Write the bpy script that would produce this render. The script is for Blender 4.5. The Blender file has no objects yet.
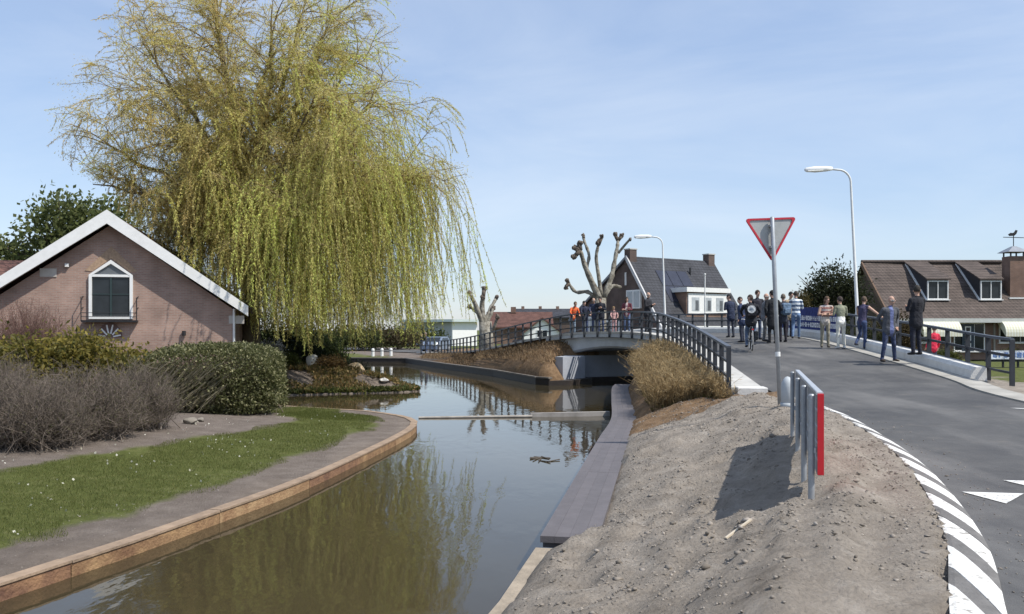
import bpy, bmesh, math, random
import numpy as np
from mathutils import Vector, Matrix
from mathutils.geometry import delaunay_2d_cdt
R = math.radians
S = bpy.context.scene
C = S.collection
rng = np.random.default_rng(7)
random.seed(7)
# ------------------------------------------------------------------ camera, sky, sun, exposure
CAMZ, HOR, F = 2.6, 330.0, 850.0
cam = bpy.data.cameras.new('camera'); camo = bpy.data.objects.new('camera', cam); C.objects.link(camo)
camo.location = (0, 0, CAMZ); camo.rotation_euler = (R(90), 0, 0)
cam.sensor_width = 36; cam.lens = F / 1024 * 36; cam.shift_y = (HOR - 307) / 1024
cam.clip_start = .1; cam.clip_end = 9000
S.camera = camo
SUN_EL = R(54); SUN_DIR = Vector((0.88, -0.47, 0)).normalized()
W = bpy.data.worlds.new('World'); S.world = W; W.use_nodes = True
nt = W.node_tree; nt.nodes.clear()
sky = nt.nodes.new('ShaderNodeTexSky'); sky.sky_type = 'NISHITA'; sky.sun_disc = False
sky.sun_elevation = SUN_EL; sky.sun_rotation = math.atan2(SUN_DIR.x, SUN_DIR.y)
sky.air_density = 1.15; sky.dust_density = .35; sky.ozone_density = 3.2; sky.altitude = 0
bg = nt.nodes.new('ShaderNodeBackground'); bg.inputs[1].default_value = .122
tc = nt.nodes.new('ShaderNodeTexCoord'); mp = nt.nodes.new('ShaderNodeMapping')
mp.inputs['Scale'].default_value = (1.1, 1.1, 4.2); mp.inputs['Rotation'].default_value = (0, R(12), R(25))
nz = nt.nodes.new('ShaderNodeTexNoise'); nz.inputs['Scale'].default_value = 1.7; nz.inputs['Detail'].default_value = 7
nz.inputs['Roughness'].default_value = .58; nz.inputs['Distortion'].default_value = .5
cr = nt.nodes.new('ShaderNodeValToRGB'); cr.color_ramp.elements[0].position = .42; cr.color_ramp.elements[1].position = .74
cr.color_ramp.elements[1].color = (.36, .36, .36, 1)
mx = nt.nodes.new('ShaderNodeMix'); mx.data_type = 'RGBA'
mx.inputs[7].default_value = (5.0, 5.4, 5.9, 1)
L_ = nt.links.new
L_(tc.outputs['Generated'], mp.inputs[0]); L_(mp.outputs[0], nz.inputs['Vector']); L_(nz.outputs[0], cr.inputs[0])
hz = nt.nodes.new('ShaderNodeMix'); hz.data_type = 'RGBA'; hz.inputs[0].default_value = .55; hz.inputs[7].default_value = (2.6, 3.2, 4.5, 1)
L_(sky.outputs[0], hz.inputs[6])
L_(cr.outputs[0], mx.inputs[0]); L_(hz.outputs[2], mx.inputs[6]); L_(mx.outputs[2], bg.inputs[0])
wo = nt.nodes.new('ShaderNodeOutputWorld'); L_(bg.outputs[0], wo.inputs[0])
sl = bpy.data.lights.new('sun', 'SUN'); sl.energy = 3.5; sl.angle = R(.6); sl.color = (1, .95, .87)
so = bpy.data.objects.new('sun', sl); C.objects.link(so)
sd = Vector((SUN_DIR.x * math.cos(SUN_EL), SUN_DIR.y * math.cos(SUN_EL), math.sin(SUN_EL)))
so.rotation_euler = sd.to_track_quat('Z', 'Y').to_euler(); so.location = sd * 60
S.view_settings.view_transform = 'Standard'; S.view_settings.look = 'None'
S.view_settings.exposure = 0.58; S.view_settings.gamma = 1; S.view_settings.use_curve_mapping = False

def at(px, d): return (px - 512) / F * d
def zat(py, d): return CAMZ - (py - HOR) / F * d

# ------------------------------------------------------------------ materials
MATS = {}
def mat(name, col, rough=.75, var=.15, scale=6., bump=0., bscale=40., metal=0., spec=.4, col2=None, detail=6, trans=0., lo=.3, hi=.7):
    if name in MATS: return MATS[name]
    m = bpy.data.materials.new(name); m.use_nodes = True; MATS[name] = m
    t = m.node_tree; b = t.nodes['Principled BSDF']; L = t.links.new
    b.inputs['Roughness'].default_value = rough; b.inputs['Metallic'].default_value = metal
    b.inputs['Specular IOR Level'].default_value = spec
    co = t.nodes.new('ShaderNodeTexCoord')
    n = t.nodes.new('ShaderNodeTexNoise'); n.inputs['Scale'].default_value = scale; n.inputs['Detail'].default_value = detail
    n.inputs['Roughness'].default_value = .6
    L(co.outputs['Object'], n.inputs['Vector'])
    r = t.nodes.new('ShaderNodeValToRGB'); r.color_ramp.elements[0].position = lo; r.color_ramp.elements[1].position = hi
    c2 = col2 or tuple(min(1, c * (1 + var)) for c in col); c1 = col if col2 else tuple(c * (1 - var) for c in col)
    r.color_ramp.elements[0].color = (*c1, 1); r.color_ramp.elements[1].color = (*c2, 1)
    L(n.outputs[0], r.inputs[0]); L(r.outputs[0], b.inputs['Base Color'])
    if bump:
        n2 = t.nodes.new('ShaderNodeTexNoise'); n2.inputs['Scale'].default_value = bscale; n2.inputs['Detail'].default_value = 5
        L(co.outputs['Object'], n2.inputs['Vector'])
        bp = t.nodes.new('ShaderNodeBump'); bp.inputs['Strength'].default_value = bump; bp.inputs['Distance'].default_value = .05
        L(n2.outputs[0], bp.inputs['Height']); L(bp.outputs[0], b.inputs['Normal'])
    if trans:
        tr = t.nodes.new('ShaderNodeBsdfTranslucent'); L(r.outputs[0], tr.inputs[0])
        ms = t.nodes.new('ShaderNodeMixShader'); ms.inputs[0].default_value = trans
        L(b.outputs[0], ms.inputs[1]); L(tr.outputs[0], ms.inputs[2])
        L(ms.outputs[0], t.nodes['Material Output'].inputs[0])
    return m
def mat_attr(name, rough=.7, trans=.3, spec=.25):
    """leaf-like material whose colour comes from the mesh colour attribute 'tint'"""
    if name in MATS: return MATS[name]
    m = bpy.data.materials.new(name); m.use_nodes = True; MATS[name] = m
    t = m.node_tree; b = t.nodes['Principled BSDF']; L = t.links.new
    b.inputs['Roughness'].default_value = rough; b.inputs['Specular IOR Level'].default_value = spec
    a = t.nodes.new('ShaderNodeAttribute'); a.attribute_name = 'tint'
    L(a.outputs['Color'], b.inputs['Base Color'])
    if trans:
        tr = t.nodes.new('ShaderNodeBsdfTranslucent'); L(a.outputs['Color'], tr.inputs[0])
        ms = t.nodes.new('ShaderNodeMixShader'); ms.inputs[0].default_value = trans
        L(b.outputs[0], ms.inputs[1]); L(tr.outputs[0], ms.inputs[2]); L(ms.outputs[0], t.nodes['Material Output'].inputs[0])
    return m
def mat_brick(name, c1, c2, mortar, bw=.21, bh=.0625, msize=.012, rough=.9, bump=.25, rows=None):
    m = bpy.data.materials.new(name); m.use_nodes = True; MATS[name] = m
    t = m.node_tree; b = t.nodes['Principled BSDF']; L = t.links.new
    b.inputs['Roughness'].default_value = rough; b.inputs['Specular IOR Level'].default_value = .2
    co = t.nodes.new('ShaderNodeTexCoord'); sx = t.nodes.new('ShaderNodeSeparateXYZ'); L(co.outputs['Object'], sx.inputs[0])
    ad = t.nodes.new('ShaderNodeMath'); L(sx.outputs[0], ad.inputs[0]); L(sx.outputs[1], ad.inputs[1])
    cx = t.nodes.new('ShaderNodeCombineXYZ'); L(ad.outputs[0], cx.inputs[0]); L(sx.outputs[2], cx.inputs[1])
    br = t.nodes.new('ShaderNodeTexBrick'); L(cx.outputs[0], br.inputs['Vector'])
    br.inputs['Color1'].default_value = (*c1, 1); br.inputs['Color2'].default_value = (*c2, 1); br.inputs['Mortar'].default_value = (*mortar, 1)
    br.inputs['Scale'].default_value = 1; br.inputs['Mortar Size'].default_value = msize
    br.inputs['Brick Width'].default_value = bw; br.inputs['Row Height'].default_value = bh
    n = t.nodes.new('ShaderNodeTexNoise'); n.inputs['Scale'].default_value = 1.1; n.inputs['Detail'].default_value = 8
    L(co.outputs['Object'], n.inputs['Vector'])
    mr = t.nodes.new('ShaderNodeMapRange'); mr.inputs[1].default_value = .3; mr.inputs[2].default_value = .7; mr.inputs[3].default_value = .72; mr.inputs[4].default_value = 1.22
    L(n.outputs[0], mr.inputs[0])
    mu = t.nodes.new('ShaderNodeMix'); mu.data_type = 'RGBA'; mu.blend_type = 'MULTIPLY'; mu.inputs[0].default_value = 1
    L(br.outputs[0], mu.inputs[6]); L(mr.outputs[0], mu.inputs[7]); L(mu.outputs[2], b.inputs['Base Color'])
    bp = t.nodes.new('ShaderNodeBump'); bp.inputs['Strength'].default_value = bump; bp.inputs['Distance'].default_value = .02; bp.invert = True
    L(br.outputs['Fac'], bp.inputs['Height']); L(bp.outputs[0], b.inputs['Normal'])
    return m
GLASS = mat('window_glass', (.025, .03, .035), .08, .3, 2, spec=.3)
WHITE = mat('white_paint', (.76, .76, .74), .5, .06, 5)
GALV = mat('galvanised_steel', (.36, .38, .4), .45, .14, 9, metal=.35)
DKRAIL = mat('dark_railing_paint', (.03, .034, .042), .6, .2, 8)
CONC = mat('concrete', (.47, .46, .43), .85, .16, 3, .25, 25)
CONC_D = mat('bridge_concrete', (.48, .5, .52), .8, .14, 1.3, .2, 18)
BLACK = mat('black_metal', (.02, .02, .022), .5, .2, 10)

# ------------------------------------------------------------------ mesh helpers
class MB:
    def __init__(s): s.v = []; s.f = []; s.m = []
    def add(s, vs, fs, mi=0):
        o = len(s.v); s.v += [tuple(v) for v in vs]
        s.f += [tuple(i + o for i in f) for f in fs]; s.m += [mi] * len(fs); return s
    def box(s, c, d, mi=0, rz=0, bev=0):
        x, y, z = d[0] / 2, d[1] / 2, d[2] / 2
        if bev:
            e = bev; vs = []
            for (sz, ins) in ((-z, e), (-z + e, 0), (z - e, 0), (z, e)):
                vs += [(-x + ins, -y + ins, sz), (x - ins, -y + ins, sz), (x - ins, y - ins, sz), (-x + ins, y - ins, sz)]
            fs = [(3, 2, 1, 0), (12, 13, 14, 15)]
            for k in range(3):
                for i in range(4):
                    j = (i + 1) % 4; fs.append((4 * k + i, 4 * k + j, 4 * k + 4 + j, 4 * k + 4 + i))
        else:
            vs = [(-x, -y, -z), (x, -y, -z), (x, y, -z), (-x, y, -z), (-x, -y, z), (x, -y, z), (x, y, z), (-x, y, z)]
            fs = [(3, 2, 1, 0), (4, 5, 6, 7), (0, 1, 5, 4), (1, 2, 6, 5), (2, 3, 7, 6), (3, 0, 4, 7)]
        ca, sa = math.cos(rz), math.sin(rz)
        return s.add([(c[0] + v[0] * ca - v[1] * sa, c[1] + v[0] * sa + v[1] * ca, c[2] + v[2]) for v in vs], fs, mi)
    def tube(s, pts, rad, n=8, mi=0, cap=True, flat=1.0):
        pts = [Vector(p) for p in pts]; k = len(pts)
        if not hasattr(rad, '__len__'): rad = [rad] * k
        up = Vector((0, 0, 1)); rings = []; pr = None
        for i, p in enumerate(pts):
            t = (pts[min(i + 1, k - 1)] - pts[max(i - 1, 0)])
            if t.length < 1e-9: t = Vector((0, 0, 1))
            t.normalize()
            if pr is None:
                a = t.cross(up if abs(t.z) < .9 else Vector((1, 0, 0))).normalized()
            else:
                a = (pr - t * pr.dot(t)); a = a.normalized() if a.length > 1e-6 else t.orthogonal().normalized()
            pr = a; b = t.cross(a)
            rings.append([p + (a * math.cos(2 * math.pi * j / n) + b * math.sin(2 * math.pi * j / n) * flat) * rad[i] for j in range(n)])
        vs = [v for r in rings for v in r]; fs = []
        for i in range(k - 1):
            for j in range(n):
                q = (j + 1) % n; fs.append((i * n + j, i * n + q, (i + 1) * n + q, (i + 1) * n + j))
        if cap: fs += [tuple(range(n - 1, -1, -1)), tuple((k - 1) * n + j for j in range(n))]
        return s.add(vs, fs, mi)
    def bar(s, a, b, w, h, mi=0):
        """rectangular bar from a to b, width w (horizontal), height h"""
        a, b = Vector(a), Vector(b); t = (b - a).normalized()
        sd = t.cross(Vector((0, 0, 1))); sd = sd.normalized() if sd.length > 1e-5 else Vector((1, 0, 0)); up = sd.cross(t)
        vs = [p + sd * (w / 2) * i + up * (h / 2) * j for p in (a, b) for (i, j) in ((-1, -1), (1, -1), (1, 1), (-1, 1))]
        return s.add(vs, [(0, 1, 2, 3), (7, 6, 5, 4), (0, 4, 5, 1), (1, 5, 6, 2), (2, 6, 7, 3), (3, 7, 4, 0)], mi)
    def prism(s, poly, axis, a, b, mi=0):
        """poly of 2-D points extruded along axis ('x','y','z') from a to b"""
        def mk(p, t): return {'x': (t, p[0], p[1]), 'y': (p[0], t, p[1]), 'z': (p[0], p[1], t)}[axis]
        n = len(poly); vs = [mk(p, a) for p in poly] + [mk(p, b) for p in poly]
        fs = [tuple(range(n)), tuple(range(2 * n - 1, n - 1, -1))] + [(i, n + i, n + (i + 1) % n, (i + 1) % n) for i in range(n)]
        return s.add(vs, fs, mi)
    def ell(s, c, r, nu=12, nv=8, mi=0, rot=None):
        vs = [];
        for i in range(nv + 1):
            th = math.pi * i / nv
            for j in range(nu):
                ph = 2 * math.pi * j / nu
                v = Vector((r[0] * math.sin(th) * math.cos(ph), r[1] * math.sin(th) * math.sin(ph), r[2] * math.cos(th)))
                if rot is not None: v = rot @ v
                vs.append(Vector(c) + v)
        fs = [(i * nu + j, (i + 1) * nu + j, (i + 1) * nu + (j + 1) % nu, i * nu + (j + 1) % nu) for i in range(nv) for j in range(nu)]
        return s.add(vs, fs, mi)
    def mesh(s, name, mats, off=(0, 0, 0), smooth=False):
        me = bpy.data.meshes.new(name)
        me.from_pydata([(v[0] - off[0], v[1] - off[1], v[2] - off[2]) for v in s.v], [], s.f)
        for m in (mats if isinstance(mats, (list, tuple)) else [mats]): me.materials.append(m)
        if len(me.materials) > 1: me.polygons.foreach_set('material_index', s.m)
        bm = bmesh.new(); bm.from_mesh(me)
        bmesh.ops.remove_doubles(bm, verts=bm.verts, dist=1e-5); bmesh.ops.recalc_face_normals(bm, faces=bm.faces)
        bm.to_mesh(me); bm.free()
        if smooth: me.polygons.foreach_set('use_smooth', [True] * len(me.polygons))
        me.update(); return me
def link(name, me, parent=None, loc=(0, 0, 0)):
    o = bpy.data.objects.new(name, me); C.objects.link(o); o.location = loc
    if parent is not None: o.parent = parent
    return o
def tag(o, label=None, cat=None, group=None, kind=None):
    if label: o['label'] = label
    if cat: o['category'] = cat
    if group: o['group'] = group
    if kind: o['kind'] = kind
    return o
def thing(name, label, cat, loc=(0, 0, 0), rz=0, group=None, kind=None):
    o = bpy.data.objects.new(name, None); C.objects.link(o); o.empty_display_size = .2
    o.location = loc; o.rotation_euler = (0, 0, rz); return tag(o, label, cat, group, kind)
def part(name, mb, mats, parent, world=True, smooth=False):
    """mb in world coordinates (parent unrotated) or in the parent's local ones; sub-parts: parent chain is summed"""
    off = Vector((0, 0, 0)); p = parent
    while world and p is not None: off += p.location; p = p.parent
    return link(name, mb.mesh(name, mats, off, smooth), parent)
def single(name, mb, mats, label, cat, loc=(0, 0, 0), group=None, kind=None, smooth=False):
    o = link(name, mb.mesh(name, mats, loc, smooth), None, loc); return tag(o, label, cat, group, kind)
def bulk(name, V, Fq, m, tint=None, parent=None, loc=(0, 0, 0), smooth=False):
    """big mesh of quads or triangles from numpy arrays; tint is one rgb per vertex"""
    me = bpy.data.meshes.new(name); V = np.asarray(V, np.float32); Fq = np.asarray(Fq, np.int32); k = Fq.shape[1]
    me.vertices.add(len(V)); me.vertices.foreach_set('co', V.ravel())
    me.loops.add(Fq.size); me.loops.foreach_set('vertex_index', Fq.ravel())
    me.polygons.add(len(Fq)); me.polygons.foreach_set('loop_start', np.arange(0, Fq.size, k, dtype=np.int32))
    me.materials.append(m)
    if tint is not None:
        a = me.color_attributes.new('tint', 'FLOAT_COLOR', 'POINT')
        a.data.foreach_set('color', np.hstack([np.asarray(tint, np.float32), np.ones((len(V), 1), np.float32)]).ravel())
    me.update(calc_edges=True)
    if smooth: me.polygons.foreach_set('use_smooth', [True] * len(me.polygons))
    return link(name, me, parent, loc)
def unit(a): return a / (np.linalg.norm(a, axis=1, keepdims=True) + 1e-9)
def leaves(P, D, ln, wd, normal_jit=1.0, fold=0.):
    """diamond quads at P, pointing along D, lengths ln, widths wd (arrays)"""
    n = len(P); D = unit(D); rv = unit(rng.normal(size=(n, 3))); sdv = unit(np.cross(D, rv))
    ln = np.broadcast_to(ln, (n,))[:, None]; wd = np.broadcast_to(wd, (n,))[:, None]
    V = np.stack([P, P + D * ln * .45 + sdv * wd / 2, P + D * ln, P + D * ln * .45 - sdv * wd / 2], 1).reshape(-1, 3)
    Fq = np.arange(4 * n).reshape(n, 4); return V, Fq
def sticks(A, B, ra, rb):
    """three-sided tapered twigs from A to B"""
    n = len(A); T = unit(B - A); u = unit(np.cross(T, unit(rng.normal(size=(n, 3))))); w = np.cross(T, u)
    ra = np.broadcast_to(ra, (n,))[:, None]; rb = np.broadcast_to(rb, (n,))[:, None]; vs = []
    for P, r in ((A, ra), (B, rb)):
        for k in range(3):
            a = 2 * math.pi * k / 3; vs.append(P + (u * math.cos(a) + w * math.sin(a)) * r)
    V = np.stack(vs, 1).reshape(-1, 3); b = np.arange(n)[:, None] * 6
    Fq = np.concatenate([b + np.array([[k, (k + 1) % 3, 3 + (k + 1) % 3, 3 + k]]) for k in range(3)]); return V, Fq
def vnoise(x, y, sc, seed=0):
    """cheap value noise in numpy"""
    x = np.asarray(x, float) / sc + seed * 17.3; y = np.asarray(y, float) / sc + seed * 9.1
    xi = np.floor(x); yi = np.floor(y); fx = x - xi; fy = y - yi; fx = fx * fx * (3 - 2 * fx); fy = fy * fy * (3 - 2 * fy)
    def h(a, b):
        t = np.sin(a * 127.1 + b * 311.7 + seed * 74.7) * 43758.5453; return t - np.floor(t)
    return (h(xi, yi) * (1 - fx) + h(xi + 1, yi) * fx) * (1 - fy) + (h(xi, yi + 1) * (1 - fx) + h(xi + 1, yi + 1) * fx) * fy
def densify(pts, step):
    out = []
    for i in range(len(pts) - 1):
        a, b = np.array(pts[i], float), np.array(pts[i + 1], float); n = max(1, int(np.linalg.norm(b - a) / step))
        out += [a + (b - a) * k / n for k in range(n)]
    out.append(np.array(pts[-1], float)); return np.array(out)
def smooth_curve(pts, per=6):
    """Catmull-Rom through pts"""
    P = np.array(pts, float); P = np.vstack([2 * P[0] - P[1], P, 2 * P[-1] - P[-2]]); out = []
    for i in range(1, len(P) - 2):
        for k in range(per):
            t = k / per; a, b, c, d = P[i - 1], P[i], P[i + 1], P[i + 2]
            out.append(.5 * ((2 * b) + (-a + c) * t + (2 * a - 5 * b + 4 * c - d) * t * t + (-a + 3 * b - 3 * c + d) * t ** 3))
    out.append(P[-2]); return np.array(out)
def walk(curve, step):
    """points every step metres along a polyline"""
    c = np.array(curve, float); s = np.concatenate([[0], np.cumsum(np.linalg.norm(np.diff(c, axis=0), axis=1))])
    t = np.arange(0, s[-1] + 1e-6, step); return np.stack([np.interp(t, s, c[:, k]) for k in range(c.shape[1])], 1), s[-1]
def dist_poly(P, poly, closed=False):
    """distance of points P (n,2) to a polyline"""
    q = np.array(poly, float)[:, :2]
    if closed: q = np.vstack([q, q[:1]])
    best = np.full(len(P), 1e9)
    for a, b in zip(q[:-1], q[1:]):
        ab = b - a; t = np.clip(((P - a) @ ab) / (ab @ ab + 1e-12), 0, 1)
        best = np.minimum(best, np.hypot(*(P - a - t[:, None] * ab).T))
    return best
def inside(P, poly):
    q = np.array(poly, float)[:, :2]; r = np.zeros(len(P), bool); x, y = P[:, 0], P[:, 1]; j = len(q) - 1
    for i in range(len(q)):
        xi, yi = q[i]; xj, yj = q[j]
        c = ((yi > y) != (yj > y)) & (x < (xj - xi) * (y - yi) / (yj - yi + 1e-12) + xi); r ^= c; j = i
    return r

# ------------------------------------------------------------------ plan of the place
LEFT_EDGE = smooth_curve([(-14, -25), (-9, -6), (-7, 1.5), (-4.93, 8.19), (-4.5, 9.5), (-4.0, 11.4), (-3.45, 13.6), (-3.0, 16.6), (-2.62, 19.6),
                          (-2.5, 21.6), (-2.68, 23), (-3.3, 24.3), (-4.3, 25.5)], 5)
ISLE = [(-6.8, 27), (-9.2, 28), (-10.3, 29.6), (-10.1, 31.6), (-9, 33.6), (-6.6, 34.6), (-4.7, 35.2), (-3.9, 36), (-4.3, 37), (-6.5, 38.8), (-9, 43), (-13, 55), (-15, 66)]
QUAY = [(-14, 69.5), (-8.5, 68), (-4.5, 57), (-1, 48), (1.2, 40.7), (1.8, 40.0), (2.4, 40.6), (3.0, 43.1)]
BEYOND = [(9, 46.1), (20, 51.6), (45, 62), (45, 53), (24, 45), (12, 39.6), (6.0, 36.6)]
RIGHT_EDGE = [(5.4, 35.6), (4.35, 32.2), (2.95, 21.3), (.85, 9.25), (.34, 8.95), (-.06, 7.2), (-2.2, -1), (-6, -12), (-9, -25)]
WATER = [tuple(p) for p in LEFT_EDGE] + ISLE + QUAY + BEYOND + RIGHT_EDGE
# road: left x,y,z  right x,y,z
ROAD = [(-1.2, -2.5, .97, 15, -14, .95), (.9, 1.6, .98, 14, -5, .95), (2.47, 4.8, 1.0, 13.5, 1, 1.0), (3.33, 6.54, 1.0, 12.6, 5, 1.05), (4.13, 8.6, 1.02, 11, 9, 1.1), (4.72, 10.5, 1.06, 9.9, 12, 1.2),
        (5.22, 12.8, 1.12, 9.6, 14.5, 1.3), (5.6, 15.3, 1.16, 9.9, 17, 1.38), (5.85, 19.5, 1.24, 10.7, 19.8, 1.46), (6.15, 24, 1.56, 11.0, 24, 1.78), (6.5, 28, 1.84, 11.35, 28.2, 2.05),
        (6.75, 32, 2.1, 11.6, 33, 2.32), (6.75, 35, 2.3, 11.5, 37.5, 2.42), (6.2, 38.2, 2.43, 10.5, 42.2, 2.46), (5.0, 41.3, 2.47, 8.7, 45.7, 2.46), (3.45, 44.1, 2.38, 6.9, 48.7, 2.37),
        (1.2, 48.9, 1.95, 4.9, 52.6, 1.95), (-1.8, 57, 1.2, 2.3, 60, 1.2), (-5.0, 68, .72, -1.0, 69.8, .72), (-11, 80, .56, -7, 83.5, .56), (-24, 96, .55, -19, 101, .55)]
RL = smooth_curve([r[:3] for r in ROAD], 8); RR = smooth_curve([r[3:] for r in ROAD], 8)
NT = 13
ROADG = np.stack([RL + (RR - RL) * (k / (NT - 1)) for k in range(NT)], 1)           # (ns, NT, 3)
_rs = np.concatenate([(ROADG[:-1] * (1 - k / 2) + ROADG[1:] * (k / 2)).reshape(-1, 3) for k in range(2)])
def near_road(P):
    d = np.empty(len(P)); z = np.empty(len(P))
    for i in range(0, len(P), 2000):
        q = P[i:i + 2000]; dd = (q[:, None, 0] - _rs[None, :, 0]) ** 2 + (q[:, None, 1] - _rs[None, :, 1]) ** 2
        w = 1 / (dd + 1e-3) ** 2; j = dd.argmin(1); d[i:i + 2000] = np.sqrt(dd[np.arange(len(q)), j])
        idx = np.argpartition(dd, 6, axis=1)[:, :6]; ww = np.take_along_axis(w, idx, 1)
        z[i:i + 2000] = (ww * _rs[idx, 2]).sum(1) / ww.sum(1)
    return d, z
ROADPOLY = np.vstack([RL[:, :2], RR[::-1, :2]])
def sstep(a, b, x):
    t = np.clip((x - a) / (b - a), 0, 1); return t * t * (3 - 2 * t)
def ground_z(P, rough=True):
    P = np.asarray(P, float).reshape(-1, 2); x, y = P[:, 0], P[:, 1]
    left = (x < -2.3) & (y < 60)
    zr = np.zeros(len(P)); dr = np.full(len(P), 99.); inr = np.zeros(len(P), bool); q = ~left & (np.abs(x) < 60) & (y < 130) & (y > -40)
    if q.any():
        Pq = P[q]; inr[q] = inside(Pq, ROADPOLY); dr[q] = np.minimum(dist_poly(Pq, RL[::2, :2]), dist_poly(Pq, RR[::2, :2])); dr[inr] = 0
        nr = q & (dr < 16); zr[nr] = near_road(P[nr])[1]
    dw = dist_poly(P, WATER, True)
    base_l = np.where((y > 28) & (x > -11), .05 + .85 * sstep(0, 2.2, dw) * sstep(30, 34, y), .165 + .4 * sstep(0, 7, dw))
    base = .5 + .45 * sstep(4, 10, x) * sstep(75, 50, y)
    t = dw / (dw + dr + 1e-6)
    up = np.where((x < 7) & (y < 18.6), .06, -.05); lo_ = np.where((y > 28.5) & (x < 0), .05, .22)
    zl = .26 + (zr + up - .26) * t ** np.where(y < 14, .64, .52) + .17 * np.exp(-((t - .74) / .22) ** 2) * (y < 18) * sstep(0, .8, dr)
    k = sstep(13, 3.5, dr)
    other = base * (1 - k) + zl * k
    other = np.where(dw < 3, np.minimum(other, np.maximum(zl, .26)), other)
    rs = (~left) & (x > 8.6) & (y < 46); other = np.where(rs, np.maximum(base, zr - .015 - .42 * np.maximum(dr - .45, 0)), other)
    z = np.where(left, base_l, other)
    # lumps
    if rough:
        dirt = (~left) & (y < 40) & ~inr
        lump = (vnoise(x, y, 1.1, 1) - .5) * .13 + (vnoise(x, y, .42, 2) - .5) * .10 + (vnoise(x, y, .2, 3) - .5) * .075 + np.maximum(vnoise(x, y, .3, 4) - .62, 0) * .25 * vnoise(x, y, 1.7, 6) + .03 * np.sin(2 * math.pi * (x * .93 - y * .34) / .42 + 7 * vnoise(x, y, 1.3, 7)) * sstep(.4, .7, vnoise(x, y, 2.2, 8))
        fade = sstep(0, .5, dr) * sstep(0, .35, dw)
        z = z + np.where(dirt, lump * fade * sstep(60, 20, y), 0) + np.where(left, (vnoise(x, y, 1.5, 5) - .5) * .06 * sstep(0, 1, dw), 0)
    return np.where(inr, zr - .07, z)
def gz(x, y, rough=True): return float(ground_z([(x, y)], rough)[0])
def road_z(x, y): return float(near_road(np.array([(x, y)]))[1][0])

# ------------------------------------------------------------------ ground
def build_ground():
    wl = densify(WATER + [WATER[0]], .45)[:-1]
    pts = [tuple(p) for p in wl]; nW = len(pts)
    edges = [(i, (i + 1) % nW) for i in range(nW)]
    def grid(x0, x1, y0, y1, st):
        gx, gy = np.meshgrid(np.arange(x0, x1, st), np.arange(y0, y1, st)); g = np.stack([gx.ravel(), gy.ravel()], 1)
        return g + (rng.random(g.shape) - .5) * st * .6
    fine = grid(-.6, 6.4, 3, 20.5, .11); mid = grid(-14, 16, 0, 46, .55); far = grid(-70, 80, -30, 125, 3.2); vf = grid(-420, 420, -120, 800, 45)
    fx = lambda g, x0, x1, y0, y1: (g[:, 0] > x0) & (g[:, 0] < x1) & (g[:, 1] > y0) & (g[:, 1] < y1)
    mid = mid[~fx(mid, -.7, 6.5, 2.9, 20.6)]; far = far[~fx(far, -14.5, 16.5, -.5, 46.5)]; vf = vf[~fx(vf, -75, 85, -35, 130)]
    big = np.array([(a, b) for a in (-5000, -2000, -900, 0, 900, 2000, 5000) for b in (-900, 1200, 2500, 6000) if not (abs(a) < 420 and b < 800 and b > -120)])
    Q = np.vstack([fine, mid, far, vf, big])
    w = inside(Q, WATER); dw = dist_poly(Q, WATER, True); Q = Q[(~w) & (dw > .12)]
    pts += [tuple(p) for p in Q]
    v, e, f, *_ = delaunay_2d_cdt([Vector(p) for p in pts], edges, [], 0, 1e-5)
    V = np.array([(a.x, a.y) for a in v]); T = np.array([t for t in f if len(t) == 3])
    cen = V[T].mean(1); T = T[~inside(cen, WATER)]
    dwv = dist_poly(V, WATER, True); Z = ground_z(V)
    n0 = len(V); V3 = np.column_stack([V, Z])
    # skirt down into the water
    ed = {}
    for t in T:
        for a, b in ((t[0], t[1]), (t[1], t[2]), (t[2], t[0])):
            key = (min(a, b), max(a, b)); ed[key] = None if key in ed else (a, b)
    bnd = [x for x in ed.values() if x and dwv[x[0]] < .02 and dwv[x[1]] < .02]
    mp_ = {}; ex = []
    for a, b in bnd:
        for q in (a, b):
            if q not in mp_: mp_[q] = n0 + len(ex); ex.append((V3[q, 0], V3[q, 1], -1.2))
    sk = []
    for a, b in bnd: sk += [(b, a, mp_[a]), (b, mp_[a], mp_[b])]
    V3 = np.vstack([V3, ex]); T = np.vstack([T, sk])
    # zones: r grass, g brown mulch, b pale dry dirt
    P2 = V3[:, :2]; x, y = P2[:, 0], P2[:, 1]; dw = dist_poly(P2, WATER, True); dr = np.minimum(dist_poly(P2, RL[:, :2]), dist_poly(P2, RR[:, :2]))
    left = (x < -2.3) & (y < 60)
    dle = dist_poly(P2, LEFT_EDGE)
    gl = sstep(.75, 1.3, dle) * sstep(4.7, 4.0, dle + sstep(12, 22, y) * 1.4) * (y < 29)
    tip = sstep(.7, 1.1, dw) * (y > 22.3) * (y < 29) * sstep(7, 5.5, -x)
    grass = np.where(left, np.maximum(gl, tip), sstep(3.5, 6, dr) * (1 - (y < 46) * (x < 8)))
    grass = np.where(left & (y > 44) & (x < -12), 1, grass)
    reed = (x > 1) & (x < 6.5) & (y > 17.5 + (vnoise(x, y, 1, 8) - .5)) & (y < 37)
    bank = (x < 4.5) & (y > 38) & ((~left) | ((y > 44) & (x > -6.5))) & (x > -6.5)
    mulch = np.where(reed | (bank & (dr < 9)), 1, 0); grass = np.where(mulch > 0, 0, grass)
    dry = ((~left) & (y < 45) & (mulch < .5)).astype(float)
    o = bulk('ground', V3, T, ground_mat(), np.column_stack([grass, mulch, dry]), smooth=True)
    tag(o, kind='structure')
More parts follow.
